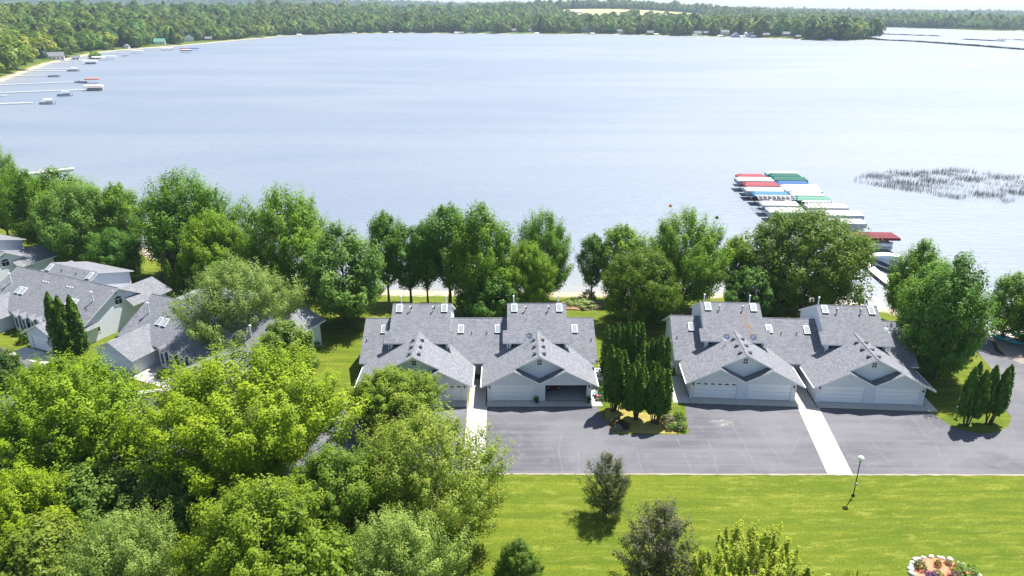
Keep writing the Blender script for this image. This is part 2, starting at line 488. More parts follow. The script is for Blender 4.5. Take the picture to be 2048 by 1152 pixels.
keep = (GD.ravel()[gfaces].min(1) < 12)
shal = np.where(GD < 0, np.exp(GD/9.0), 1.0)
wv = np.stack([GX, GY, np.full_like(GX, -2.0)], -1).reshape(-1, 3)
wf = gfaces[keep]
used = np.unique(wf); remap = -np.ones(nx*ny, int); remap[used] = np.arange(len(used))
wme = np_mesh('lake', wv[used], remap[wf], MAT['water'], {'shallow': ('POINT', (shal*0.55).ravel()[used])}, smooth=True)
tag(link('lake', wme), 'rippled pale blue lake', None, None, 'structure')

# haze: one closed box around camera and scene
hz = MB(); hz.box(-9300, 9300, -300, 7200, -8.0, 240)
th = bpy.data.materials.new('haze_air'); th.use_nodes = True; th.node_tree.nodes.clear()
ho = th.node_tree.nodes.new('ShaderNodeOutputMaterial'); pv = th.node_tree.nodes.new('ShaderNodeVolumePrincipled')
pv.inputs['Color'].default_value = (0.62, 0.78, 1.0, 1); pv.inputs['Density'].default_value = 0.00009; pv.inputs['Anisotropy'].default_value = 0.2
th.node_tree.links.new(pv.outputs[0], ho.inputs['Volume'])
HAZE = True
if HAZE: tag(hz.build('haze', th), 'thin blue haze over the lake and hills', None, None, 'stuff')

# ------------------------------------------------------------------ paved surfaces near the houses
def sheet(name, pts, z, mat, label=None, parent=None):
    b = MB(); b.prism([(x, y, z) for x, y in pts], (0, 0, -0.1))
    o = b.build(name, mat, parent)
    if parent is None: tag(o, label, None, None, 'structure')
    return o
A0 = Vector((-47.91, 79.66, 0)); AR = math.radians(24.3)
rv = Vector((math.cos(AR), -math.sin(AR), 0)); dv = Vector((math.sin(AR), math.cos(AR), 0))
def row(x, y): p = A0 + rv*x + dv*y; return (p.x, p.y)
drive = [(80,58.6),(80,70),(72,77),(66.3,82.4),(65.2,86),(69.2,94.4),(67.2,94.8),(63.0,87.5),(61.8,82),(60,76.5),(57.3,73),(56.9,71),(56.5,69.4),(55,67.6),(53,66.3),(51,66),(48.7,67.2),(47.9,70.5),
    (20.2,72.4),(19.5,67.9),(19.3,66.2),(18.6,65.9),(11.1,65.9),(10.8,66.4),(10.2,69.8),(9.9,71.75),(-19.5,71.75),(-21,67),(-36,67.5),(-40,73), row(4,-3.2), row(0.3,-1.9), row(-7.1,-1.9), row(-7.4,-6.2), row(-12.6,-6.6), row(-12.8,-3.2), row(-20.4,-3.2), (-78,88), (-95,84), (-95,59.3)]
drv = sheet('driveway', drive, 0.02, MAT['asphalt'], 'dark grey asphalt drive in front of the garages')
cracks = [[(17.7,65.4),(17.8,62.6),(17.9,60.4),(18.0,59.1)],[(21.0,64.9),(20.9,61.7),(20.5,59.2)],[(24.4,68.3),(24.7,63.9),(24.6,61.2),(24.5,59.4)],[(27.4,67.3),(27.3,63.0),(27.6,60.4)],[(31.3,65.8),(29.9,63.7),(29.1,62.6)],
    [(37.9,69.9),(38.2,67.8)],[(45.3,69.9),(44.8,65.8),(44.9,64.9)],[(47.0,69.9),(46.7,66.8)],[(38.4,64.9),(38.4,61.7),(38.6,59.1)],[(44.8,63.9),(43.9,60.4),(43.6,59.0)],[(5.3,65.8),(4.9,63.0),(5.0,59.1)],[(6.9,63.0),(6.7,59.1)],[(13.1,62.6),(13.0,60.4),(13.0,59.2)]]
rc = random.Random(5)
for ln in cracks:
    b = MB(); pts = []
    for (xa, ya), (xb, yb) in zip(ln[:-1], ln[1:]):
        for k in range(4):
            t = k/4; pts.append((xa+(xb-xa)*t+rc.uniform(-.05,.05), ya+(yb-ya)*t))
    pts.append(ln[-1])
    for i, ((xa, ya), (xb, yb)) in enumerate(zip(pts[:-1], pts[1:])):
        w = 0.026 + 0.014*math.sin(i*1.7); w2 = 0.026 + 0.014*math.sin((i+1)*1.7)
        b.poly([(xa+w, ya, .0245), (xa-w, ya, .0245), (xb-w2, yb, .0245), (xb+w2, yb, .0245)])
    b.build('sealed_crack', MAT['sealer'], drv)

def slabs(name, label, origin, yaw, x0, x1, y0, y1, nx_, ny_, z, mat, gap=0.02):
    e = empty(name, (origin[0], origin[1], 0), yaw); tag(e, label, None, None, 'structure')
    w, h = (x1-x0)/nx_, (y1-y0)/ny_
    b = MB(); b.box(gap/2, w-gap/2, gap/2, h-gap/2, -0.1, z)
    me = b.mesh('slab', mat)
    for i in range(nx_):
        for j in range(ny_):
            o = link('slab', me, e, (x0+i*w, y0+j*h, 0.003*((i*7+j*5) % 3)))
    return e
CEN = (-4.08, 72.95); CYAW = math.radians(0.4)
RGT = (34.42, 72.85); RYAW = math.radians(-3.87)
def lp(o, yaw, x, y): return (o[0]+x*math.cos(yaw)-y*math.sin(yaw), o[1]+x*math.sin(yaw)+y*math.cos(yaw))
for o, yw, nm in ((CEN, CYAW, 'middle'), (RGT, RYAW, 'right')):
    for s, side in ((-1, 'left'), (1, 'right')):
        slabs('apron', f'grey concrete apron before the {side} garages of the {nm} house', o, yw, s*7.28-6.15, s*7.28+6.15, -1.28, -0.02, 9, 1, 0.05, MAT['concrete'])
    slabs('walkway', f'concrete walk between the garages of the {nm} house', o, yw, -1.0, 1.0, -1.28, 5.3, 1, 4, 0.056, MAT['concrete'])
    slabs('side_walk', f'concrete walk at the right side of the {nm} house', o, yw, 13.46, 14.6, -1.28, 5.2, 1, 4, 0.05, MAT['path'])
slabs('side_walk', 'concrete walk at the left side of the right house', RGT, RYAW, -15.4, -13.46, -1.28, 5.2, 1, 4, 0.05, MAT['concrete'])
# pale concrete paths across the drive
def ribbon(name, label, a, b, w, n, z, mat):
    a, b = Vector((*a, 0)), Vector((*b, 0)); d = b-a; yaw = math.atan2(d.y, d.x) - math.pi/2
    return slabs(name, label, (a.x, a.y), yaw, -w/2, w/2, 0, d.length, 1, n, z, mat, 0.05)
ribbon('footpath', 'broad white concrete path crossing the drive to the right house', (32.55, 58.75), lp(RGT, RYAW, 0, -1.30), 2.5, 6, 0.045, MAT['path'])
ribbon('footpath', 'broad white concrete path crossing the drive to the middle house', (-3.85, 58.75), lp(CEN, CYAW, 0.05, -1.30), 2.3, 6, 0.045, MAT['path'])
slabs('apron', 'concrete apron of the near left house garage', A0[:2], -AR, -6.9, 0.4, -1.9, -0.02, 5, 1, 0.05, MAT['concrete'])
slabs('apron', 'concrete apron of the far left house garage', row(-13.2, -0.6), -AR, -6.9, 0.4, -2.5, -0.02, 5, 1, 0.05, MAT['concrete'])
slabs('patio', 'concrete entry patio beside the near left garage', A0[:2], -AR, 0.5, 7.5, -1.0, 4.6, 4, 3, 0.05, MAT['concrete'])
sheet('planting_bed', [(10.5,69.2),(11.0,66.2),(18.4,66.1),(18.9,66.6),(19.3,69.0),(17.0,70.2),(14.5,70.6),(12.5,71.6),(10.8,71.0)], 0.012, MAT['drygrass'], 'dry brown grass and needle litter under the arborvitae')
sheet('mulch_bed', [(16.9,66.5),(18.7,66.5),(19.2,67.4),(18.9,69.5),(17.6,70.0),(16.9,68.5)], 0.018, MAT['mulch'], 'bare mulch around the small flowering shrubs')
sheet('mulch_bed', [(10.3,68.8),(10.9,66.4),(12.6,66.3),(12.9,67.4),(12.0,69.0),(11.2,69.6)], 0.018, MAT['mulch'], 'dark mulch under the left arborvitae')
sheet('gravel_bed', [(65.4,82.6),(66.5,82.4),(72,77.2),(84,72),(84,90),(76,92.3),(72,92.6),(69.4,94),(66.2,87)], 0.014, MAT['gravel'], 'gravel landing beside the lake')
sheet('sand_patch', [(70.2,90.5),(84,86),(84,91.2),(76,92.6),(72.4,94.8),(70.3,93.6)], 0.022, m_concrete('beach_sand', (0.50,0.44,0.35), (0.64,0.57,0.46)), 'pale sand at the boat landing')
sheet('mulch_bed', [(8.0,100.6),(11.5,100.2),(14.0,101.2),(14.5,103.0),(12.5,104.4),(9.0,104.4),(7.2,102.8)], -0.0, MAT['mulch'], 'oval bed around the pale hydrangeas')

# crumbling pale edge where the asphalt meets the lawn
b = MB(); re_ = random.Random(4); xs_ = np.arange(-60, 80, .6); pv_ = None
for x_ in xs_:
    yy = 59.3 + (58.6-59.3)*(x_+95)/175.0
    q_ = (x_, yy-.06-re_.uniform(0, .16), yy+.05+re_.uniform(0, .09))
    if pv_: b.poly([(pv_[0], pv_[1], .026), (q_[0], q_[1], .026), (q_[0], q_[2], .026), (pv_[0], pv_[2], .026)])
    pv_ = q_
tag(b.build('gravel_edge', m_concrete('edge_gravel', (.20, .18, .12), (.38, .35, .27))), 'ragged pale gravel line between asphalt and lawn', None, None, 'structure')
b = MB(); re_ = random.Random(14); n = 22
b.poly([(23.4+(1.5+re_.uniform(-.35, .35))*math.cos(2*math.pi*k/n), 68.2+(.62+re_.uniform(-.2, .2))*math.sin(2*math.pi*k/n), .0238) for k in range(n)])
t = NT('pale_stain'); m1 = t.noise(1.3, 5, .7, t.pos()); tb = t.n('ShaderNodeBsdfTransparent'); mx = t.n('ShaderNodeMixShader'); t.l(t.mapr(m1, .4, .62, 0, .7), mx.inputs[0]); t.l(tb.outputs[0], mx.inputs[1]); t.l(t.bsdf((.30, .295, .28), .9, .1), mx.inputs[2])
b.build('pale_stain', t.done(mx.outputs[0]), drv)
# ------------------------------------------------------------------ house building
def window(parent, x, y, z, w, h, axis='y', cols=2, rows=2, arch=False, name='window'):
    """window on a wall facing -y (axis 'y') or +x (axis 'x'); x,y,z: centre of the sill line"""
    f = MB(); t = 0.07
    def put(b, u0, u1, w0, w1, d0, d1):
        if axis == 'y': b.box(x+u0, x+u1, y-d1, y-d0, z+w0, z+w1)
        else: b.box(x+d0, x+d1, y+u0, y+u1, z+w0, z+w1)
    put(f, -w/2-t, -w/2, -t, h+t, 0, .05); put(f, w/2, w/2+t, -t, h+t, 0, .05)
    put(f, -w/2, w/2, -t, 0, 0, .06); put(f, -w/2, w/2, h, h+t, 0, .05)
    for c in range(1, cols): put(f, -w/2+w*c/cols-.02, -w/2+w*c/cols+.02, 0, h, .012, .04)
    for r in range(1, rows): put(f, -w/2, w/2, h*r/rows-.02, h*r/rows+.02, .012, .036)
    fr = f.build(name, MAT['white'], parent)
    g = MB(); put(g, -w/2, w/2, 0, h, 0.002, .012)
    g.build('pane', MAT['glass'], fr)
    if arch:
        a = MB(); n = 8
        for k in range(n):
            a0, a1 = math.pi*k/n, math.pi*(k+1)/n
            pts = [(0, h+t), (w/2*math.cos(a0), h+t+w*.3*math.sin(a0)), (w/2*math.cos(a1), h+t+w*.3*math.sin(a1))]
            a.poly([(x+.03, y+u, z+v) for u, v in pts])
        a.build('arched_pane', MAT['glass'], fr)
    return fr

def skylight(parent, p, slope, w=0.62, l=1.12):
    """p: centre on the roof plane rising towards +y with slope"""
    up = Vector((0, 1, slope)).normalized(); n = Vector((0, -slope, 1)).normalized(); p = Vector(p)
    b = MB(); b.obox(p+n*.07, Vector((w/2+.06, 0, 0)), up*(l/2+.06), n*.09)
    f = b.build('skylight', MAT['white'], parent)
    g = MB(); g.obox(p+n*.165, Vector((w/2, 0, 0)), up*(l/2), n*.008); g.build('pane', MAT['skyglass'], f)
    s = MB(); s.obox(p+n*.05-up*(l/2+.09), Vector((w/2+.05, 0, 0)), up*.025, n*.05); s.build('flashing', MAT['dark'], f)

def pipe(parent, x, y, z, h, r, mat='galv', name='vent_pipe', hat=True):
    b = MB(); b.tube((x, y, z-.15), (x, y, z+h), r, n=8)
    if hat: b.lathe((x, y, z+h), [(r*1.7, 0), (r*1.7, r*1.4), (r*.3, r*2.2)], 8)
    b.build(name, MAT[mat], parent)

def box_vent(parent, x, y, z, sx):
    b = MB(); b.box(x-.17, x+.17, y-.17, y+.17, z-.12, z+.16); b.box(x-.22, x+.22, y-.22, y+.22, z+.16, z+.19)
    b.build('box_vent', MAT['dark'], parent)

def dish(parent, p, az, mat='galv'):
    p = Vector(p); b = MB(); b.tube(p-Vector((0, 0, .2)), p+Vector((0, 0, .75)), .03, n=6)
    d = Vector((math.sin(az), math.cos(az), .55)).normalized(); c = p+Vector((0, 0, .8)); q = d.to_track_quat('Z', 'Y')
    n = 14; rings = [(0.02, 0), (.2, .02), (.36, .07), (.42, .1)]; v, f = [], []
    for r, zz in rings:
        for k in range(n): v.append(c + q @ Vector((r*math.cos(2*math.pi*k/n), r*math.sin(2*math.pi*k/n), zz)))
    for i in range(3):
        for k in range(n): f.append((i*n+k, i*n+(k+1) % n, (i+1)*n+(k+1) % n, (i+1)*n+k))
    b.mesh_part(v, f); b.tube(c+q @ Vector((0, -.4, .06)), c+q @ Vector((0, -.05, .5)), .015, n=5)
    b.obox(c+q @ Vector((0, -.05, .5)), (.05, 0, 0), (0, .05, 0), (0, 0, .06))
    b.build('satellite_dish', MAT[mat], parent)

def wall_lamp(parent, x, y, z):
    b = MB(); b.box(x-.07, x+.07, y-.14, y, z-.05, z+.18); b.lathe((x, y-.12, z+.18), [(.1, 0), (.02, .1)], 8)
    b.build('wall_lamp', MAT['dark'], parent)

def garage_door(parent, x0, x1, y, h=2.13, windows=False, closed=True):
    e = MB(); e.box(x0-.09, x0, y-.03, y+.06, 0, h+.09); e.box(x1, x1+.09, y-.03, y+.06, 0, h+.09); e.box(x0, x1, y-.03, y+.06, h, h+.09)
    d = e.build('garage_door', MAT['white'], parent)
    if not closed: return d
    n = 4; ph = h/n; w = x1-x0
    for k in range(n):
        b = MB(); z0, z1 = .02+k*ph, k*ph+ph-.006
        b.box(x0, x1, y+.09, y+.14, z0, z1)
        m = 6
        for i in range(m):
            cx = x0 + w*(i+.5)/m
            if not (windows and k == n-1): b.box(cx-w/m*.44, cx+w/m*.44, y+.082, y+.09, z0+.06, z1-.06)
        b.build('panel', MAT['door'], d)
        if windows and k == n-1:
            for i in range(m):
                g = MB(); cx = x0 + w*(i+.5)/m; a, c_ = .27, .19; zc = (z0+z1)/2-.06
                g.poly([(cx-a, y+.082, zc), (cx+a, y+.082, zc), (cx+a, y+.082, zc+c_*.55), (cx+a*.5, y+.082, zc+c_), (cx-a*.5, y+.082, zc+c_), (cx-a, y+.082, zc+c_*.55)])
                g.build('door_window', MAT['glass'], d)
    return d

S = 0.525; EZ = 2.35; EH = 6.78; AZ = EZ + S*EH; LX = 2.98; LZ = AZ - S*LX
WS = 0.554; UZ = 5.05; US = 0.546
def duplex(name, loc, yaw, label, o_doors, rust=False, dishes=(), seed=0, wide=1):
    E = empty(name, (*loc, 0), yaw, label, 'house')
    W = MB(); TR = MB(); YB = 5.6
    for s in (-1, 1):
        c = s*7.28
        # garage front wall with two door openings
        top = lambda dx: AZ - S*abs(dx) - .17
        def col(xa, xb, za):
            W.prism([(c+xa, 0, za), (c+xb, 0, za), (c+xb, 0, min(top(xb), LZ-.17-.525*(LX-abs(xb)) if abs(xb) < LX else 9)), (c+xa, 0, min(top(xa), LZ-.17-.525*(LX-abs(xa)) if abs(xa) < LX else 9))], (0, .14, 0))
        for a, b_, za in ((-6.1, -5.55, 0), (-5.55, -LX, 2.13), (-LX, -.68, 2.13), (-.68, 0, 0), (0, .68, 0), (.68, LX, 2.13), (LX, 5.55, 2.13), (5.55, 6.1, 0)): col(a, b_, za)
        for q in (-1, 1):   # side walls
            xw = c+q*6.1
            W.box(min(xw, xw-q*.14), max(xw, xw-q*.14), .142, 7.2, 0, top(6.1))
        # upper gable wall, set back
        W.prism([(c-LX-.6, .45, LZ-.6), (c, .45, LZ-S*LX-.3), (c+LX+.6, .45, LZ-.6), (c+LX+.35, .45, AZ-S*(LX+.35)-.16), (c, .45, AZ-.16), (c-LX-.35, .45, AZ-S*(LX+.35)-.16)], (0, .12, 0))
        window(E, c, .448, 4.55, .5, .62, 'y')
        # garage roof
        R = MB()
        for q in (-1, 1):
            P = [(0, -.22, AZ), (LX, -.22, LZ), (LX, -.78, LZ), (EH, -.78, EZ), (EH, 7.9, EZ), (0, 7.9, AZ)]
            pts = [(c+q*x, y, z) for x, y, z in P]
            R.slab(pts if q > 0 else pts[::-1], .16)
            v = [(c, -.78, LZ-S*LX), (c+q*LX, -.78, LZ), (c+q*LX, .44, LZ), (c, .44, LZ-S*LX)]
            v = [(x, y, z-.004) for x, y, z in v]
            R.slab(v if q > 0 else v[::-1], .15)
        g = R.build('garage_roof', [MAT['shingle'], MAT['white']], E)
        RC = MB()
        RC.slab([(c-.14, -.22, AZ+.0), (c, -.22, AZ+.035), (c, 6.9, AZ+.035), (c-.14, 6.9, AZ+.0)], .05)
        RC.slab([(c, -.22, AZ+.035), (c+.14, -.22, AZ+.0), (c+.14, 6.9, AZ+.0), (c, 6.9, AZ+.035)], .05)
        RC.build('ridge_cap', [MAT['shingle'], MAT['shingle']], g)
        for k in range(3):
            for q in (-1, 1): box_vent(g, c+q*.55, 1.0+k*1.85, AZ-S*.55, q)
        # upper storey
        f0 = 5.95
        for q in (-1, 1):
            xa = c+q*3.55
            W.prism([(xa, f0, 2.5), (xa, 10.7, 2.5), (xa, 16.0, 2.5), (xa, 16.0, 4.95), (xa, 10.7, 7.83), (xa, f0, UZ+US*(f0-5.3)-.17)], (-q*.14, 0, 0))
        W.prism([(c-3.41, f0, 2.6), (c+3.41, f0, 2.6), (c+3.41, f0, 5.2), (c-3.41, f0, 5.2)], (0, .14, 0))
        for q in (-1, 1):    # clerestory windows and corner posts
            gl = MB(); x0, x1 = sorted((c+q*1.5, c+q*3.2))
            gl.box(x0, x1, f0-.03, f0-.004, 4.25, 4.95); gl.build('clerestory_window', MAT['glass'], E)
            for u_, w_, y0_, y1_, z0_ in ((3.44, .1, f0-.34, f0-.14, 3.0), (2.25, .05, f0-.16, f0-.03, 4.0)):
                pp = MB(); pp.box(c+q*u_-w_, c+q*u_+w_, y0_, y1_, z0_, 5.1); pp.build('corner_post', MAT['white'], E)
            d = MB(); d.tube((c+q*3.72, f0-.5, UZ-.25), (c+q*3.72, f0-.28, 3.55), .05, n=6); d.tube((c+q*3.72, f0-.28, 3.6), (c+q*4.05, f0-1.1, 3.42), .05, n=6)
            d.build('downspout', MAT['white'], E)
        U = MB(); hw = 3.75
        yl = 6.95
        U.slab([(c-hw-.55, 5.3, UZ), (c+hw+.55, 5.3, UZ), (c+hw+.55, yl, UZ+US*(yl-5.3)), (c+hw, yl, UZ+US*(yl-5.3)), (c+hw, 10.7, UZ+US*5.4), (c-hw, 10.7, UZ+US*5.4), (c-hw, yl, UZ+US*(yl-5.3)), (c-hw-.55, yl, UZ+US*(yl-5.3))], .17)
        U.slab([(c-hw, 10.7, UZ+US*5.4), (c+hw, 10.7, UZ+US*5.4), (c+hw, 16.4, UZ-.15), (c-hw, 16.4, UZ-.15)], .17)
        U_ = U.build('upper_roof', [MAT['shingle'], MAT['white']], E)
        up = lambda y: UZ+US*(y-5.3)
        for q in (-1, 1):
            skylight(U_, (c+q*2.85, 10.0, up(10.0)), US)
            pipe(U_, c+q*1.45, 9.6, up(9.6), .55, .07)
            bv = MB(); bv.tube((c+q*1.45+.12, 10.05, up(10.05)-.1), (c+q*1.45+.12, 10.05, up(10.05)+.25), .09, n=7); bv.build('vent_pipe', MAT['dark'], U_)
            pipe(U_, c+q*2.9, 12.2, UZ+US*5.4-.8, 1.15, .075, 'white', 'flue_pipe')
        b = MB(); b.tube((c-hw, 10.7, UZ+US*5.4-.02), (c+hw, 10.7, UZ+US*5.4-.02), .07, n=6); b.build('ridge_cap', MAT['shingle'], U_)
        if rust and s < 0:
            r_ = MB()
            for k in range(9):
                ya = 9.3-k*.42; yb_ = ya-.42; w = .16+.10*math.sin(k*1.9)+.05*k*.5; w2 = .16+.10*math.sin((k+1)*1.9)+.05*(k+1)*.5; xo = c+1.6+.035*k*k*.35
                r_.poly([(xo-w, ya, up(ya)+.006), (xo-w2, yb_, up(yb_)+.006), (xo+w2, yb_, up(yb_)+.006), (xo+w, ya, up(ya)+.006)])
            t = NT('rust_stain'); m1 = t.noise(3.5, 4, .7, t.obj()); tb = t.n('ShaderNodeBsdfTransparent')
            mx = t.n('ShaderNodeMixShader'); t.l(t.mapr(m1, .42, .68, 0, .75), mx.inputs[0]); t.l(tb.outputs[0], mx.inputs[1]); t.l(t.bsdf((.40, .22, .08), .9, .1), mx.inputs[2])
            r_.build('rust_stain', t.done(mx.outputs[0]), U_)
        # doors
        for q, w_, cl in o_doors[0 if s < 0 else 1]:
            x0, x1 = sorted((c+q*.68, c+q*5.55)); garage_door(E, x0, x1, 0, 2.13, w_, cl)
        for q in (-1, 1):
            wall_lamp(E, c+q*5.82, -.002, 1.85)
        for q in (-1, 1):
            gu = MB(); x0, x1 = sorted((c+q*EH, c+q*(EH+.1))); gu.box(x0, x1, -.78, 4.3, EZ-.14, EZ-.02)
            gu.build('gutter', MAT['white'], g)
    # wing: long low roof across the back
    hx = 14.65
    yw = 4.75; rz_ = 2.6+WS*6.05
    wr = MB()
    wr.slab([(-hx, yw, 2.6), (hx, yw, 2.6), (hx, 10.8, rz_), (-hx, 10.8, rz_)], .17)
    wr.slab([(-hx, 10.8, rz_), (hx, 10.8, rz_), (hx, 16.9, 2.55), (-hx, 16.9, 2.55)], .17)
    w_ = wr.build('wing_roof', [MAT['shingle'], MAT['white']], E)
    b = MB(); b.tube((-hx, 10.8, rz_-.02), (hx, 10.8, rz_-.02), .07, n=6); b.build('ridge_cap', MAT['shingle'], w_)
    for xx in (-12.1, -2.35, 2.35, 12.1): skylight(w_, (xx, 9.2, 2.6+WS*4.45), WS)
    for xx in (-14.1, -.95, .95, 14.1):
        yy = 8.6 if abs(xx) < 5 else 7.6
        pipe(w_, xx, yy, 2.6+WS*(yy-yw), .32, .06, 'dark', 'vent_pipe', False)
    for q in (-1, 1):
        xa = q*14.1
        W.prism([(xa, 5.3, 0), (xa, 16.3, 0), (xa, 16.3, 2.65), (xa, 10.8, rz_-.18), (xa, 5.3, 2.72)], (-q*.14, 0, 0))
        W.box(min(xa, q*13.4), max(xa, q*13.4)-.15 if q > 0 else max(xa, q*13.4), 5.3, 5.44, 0, 2.7)
    W.box(-1.18, 1.18, 6.6, 6.74, 0, 3.2)
    W.box(-13.9, 13.9, 16.1, 16.24, 0, 2.6)
    W.build('wall', MAT['siding'], E)
    for q in (-1, 1):
        d = MB(); d.box(q*.62-.42, q*.62+.42, 6.55, 6.6, .05, 2.1); dd = d.build('front_door', MAT['white'], E)
        k = MB(); k.lathe((q*.62+.32, 6.5, 1.0), [(.03, -.03), (.045, 0), (.03, .03)], 8); k.build('handle', MAT['dark'], dd)
    for q in (-1, 1):
        for yy in (7.5, 12.5):
            win = MB(); xx = q*14.1
            win.box(min(xx, xx+q*.05), max(xx, xx+q*.05), yy-.5, yy+.5, .95, 2.05); wf_ = win.build('window', MAT['white'], E)
            g2 = MB(); g2.box(min(xx, xx+q*.06), max(xx, xx+q*.06), yy-.42, yy+.42, 1.03, 1.97); g2.build('pane', MAT['glass'], wf_)
    fl = MB()
    for s in (-1, 1): fl.box(s*7.28-5.95, s*7.28+5.95, .15, 5.9, -.05, .055)
    fl.build('garage_floor', MAT['concrete'], E)
    for (x, y, z, az) in dishes: dish(E, (x, y, z), az)
    return E

HC = duplex('duplex_house', CEN, CYAW, 'grey roofed duplex in the middle with one garage door standing open',
    ([(-1, False, True), (1, True, True)], [(-1, False, True), (1, False, False)]), dishes=((7.28-1.05, 4.6, AZ-S*1.05+.1, 3.5),))
HR = duplex('duplex_house', RGT, RYAW, 'grey roofed duplex on the right with a rust streak on its upper roof',
    ([(-1, True, True), (1, False, True)], [(-1, False, True), (1, False, True)]), rust=True, dishes=((-7.28-1.5, 4.4, AZ-S*1.5+.1, 3.3), (-7.28+1.9, 5.0, AZ-S*1.9+.1, 3.6)))

def row_house(name, loc, label, dished=False):
    E = empty(name, (*loc, 0), -AR, label, 'house')
    hl = 11.0; ez = 2.7; s = .57; ry = 9.6; rz_ = ez+s*6.5; sl = .17
    W = MB()
    for q in (-1, 1):
        xa = q*(hl-.35)
        W.prism([(xa, 3.7, 0), (xa, 15.5, 0), (xa, 15.5, ez+.1), (xa, ry, rz_-.2), (xa, 3.7, ez+.15)], (-q*.14, 0, 0))
    W.box(-4.3, 4.3, 5.3, 5.44, 0, 3.5); W.box(-hl+.4, hl-.4, 15.3, 15.44, 0, ez)
    R = MB()
    R.slab([(-hl, 3.1, ez), (hl, 3.1, ez), (hl, ry, rz_), (-hl, ry, rz_)], sl)
    R.slab([(-hl, ry, rz_-.003), (hl, ry, rz_-.003), (hl, 16.1, ez), (-hl, 16.1, ez)], sl)
    m = R.build('main_roof', [MAT['shingle'], MAT['white']], E)
    z = lambda y: ez+s*(y-3.1)
    # raised middle: the front plane runs on to a higher ridge
    U = MB(); h = 5.2; uy = 11.2; uz = z(uy)
    U.slab([(-h, ry-.2, z(ry-.2)+.012), (h, ry-.2, z(ry-.2)+.012), (h, uy, uz+.012), (-h, uy, uz+.012)], sl)
    U.slab([(-h, uy, uz+.009), (h, uy, uz+.009), (h, 16.8, uz-1.6), (-h, 16.8, uz-1.6)], sl)
    u_ = U.build('upper_roof', [MAT['shingle'], MAT['white']], E)
    for q in (-1, 1):
        xa = q*(h-.25)
        W.prism([(xa, ry-.3, 3), (xa, 16.2, 3), (xa, 16.2, uz-1.65), (xa, uy, uz-.2), (xa, ry-.3, z(ry-.3)-.25)], (-q*.14, 0, 0))
        skylight(u_, (q*4.4, 10.4, z(10.4)+.012), s)
        for k in (0, 1): skylight(m, (q*5.0+k*1.05*q, 6.2, z(6.2)), s)
        for k in (0, 1, 2): pipe(m, q*2.6+k*.55-.5, 8.2, z(8.2), .1, .1, 'white', 'vent_pipe', False)
        pipe(m, q*8.9, 7.0, z(7.0), 1.35, .1, 'white', 'flue_pipe')
        pipe(u_, q*1.6, 10.2, z(10.2), .35, .07, 'dark', 'vent_pipe', False)
        pipe(m, q*9.2, 5.6, z(5.6), .3, .06, 'dark', 'vent_pipe', False)
        # garage wing with ridge towards the drive
        gx_ = q*7.5; gw = 3.75; gz = 2.3; gs = .5; ga = gz+gs*gw
        G = MB()
        for p in (-1, 1):
            pts = [(gx_, -.6, ga), (gx_+p*gw, -.6, gz), (gx_+p*gw, 6.0, gz), (gx_, 8.2, ga)]
            G.slab(pts if p > 0 else pts[::-1], .16)
        g = G.build('garage_roof', [MAT['shingle'], MAT['white']], E)
        box_vent(g, gx_+.5*q, 1.2, ga-.25, q)
        W.prism([(gx_-3.25, 0, 0), (gx_-2.5, 0, 0), (gx_-2.5, 0, 2.1), (gx_+2.5, 0, 2.1), (gx_+2.5, 0, 0), (gx_+3.25, 0, 0), (gx_+3.25, 0, 2.4), (gx_, 0, ga-.17), (gx_-3.25, 0, 2.4)], (0, .14, 0))
        for p in (-1, 1):
            xw = gx_+p*3.25; W.box(min(xw, xw-p*.14), max(xw, xw-p*.14), .142, 5.6, 0, 2.42)
        garage_door(E, gx_-2.45, gx_+2.45, 0, 2.08); wall_lamp(E, gx_+2.85, -.002, 1.8)
        # small entry gables
        for k, ex in enumerate((2.55, .95)):
            e = MB(); x = q*ex; w = .72; ye = 2.5; ze = 2.55; za = ze+.62*w
            for p in (-1, 1):
                pts = [(x, ye, za), (x+p*w, ye, ze), (x+p*w, 4.2, ze), (x, 4.6, za)]
                e.slab(pts if p > 0 else pts[::-1], .12)
            er = e.build('entry_roof', [MAT['shingle'], MAT['white']], E)
            W.prism([(x-.5, ye+.35, 0), (x+.5, ye+.35, 0), (x+.5, ye+.35, ze+.05), (x, ye+.35, za-.2), (x-.5, ye+.35, ze+.05)], (0, .1, 0))
            d = MB(); d.box(x-.2, x+.2, ye+.3, ye+.34, .6, 2.0); d.build('sidelight_window', MAT['glass'], E)
        # rear wing
        rx = q*9.0; rw = 3.2; rza = 5.35; rze = rza-.55*rw
        B = MB()
        for p in (-1, 1):
            pts = [(rx, 10.5, rza), (rx+p*rw, 10.5, rze), (rx+p*rw, 17.3, rze), (rx, 16.8, rza)]
            B.slab(pts if p > 0 else pts[::-1], .16)
        B.build('rear_roof', [MAT['shingle'], MAT['white']], E)
        W.box(rx-2.7, rx+2.7, 13, 16.6, 0, rze+.1)
        xs = q*(hl-.35)
        if q > 0:
            window(E, xs+.001, 9.5, 3.9, 1.15, .75, 'x', 2, 1, True)
            window(E, xs+.001, 9.2, 5.55, .5, .5, 'x', 2, 2)
            window(E, xs+.001, 5.6, 1.2, .7, 1.1, 'x', 1, 2)
    W.build('wall', MAT['siding'], E)
    c = MB(); c.tube((-hl, ry, rz_-.02), (hl, ry, rz_-.02), .07, n=6); c.build('ridge_cap', MAT['shingle'], m)
    if dished: dish(E, (hl+1.2, 3.2, 0.2), 2.8)
    return E
row_house('row_house', row(4.7, 0), 'near left grey roofed house half hidden by the pale silver maple')
row_house('row_house', row(-23.6, -.4), 'long grey roofed left house whose white side wall has an arched window')
row_house('row_house', row(-54.5, 3.2), 'grey roofed house cut off by the left edge with an arched window')
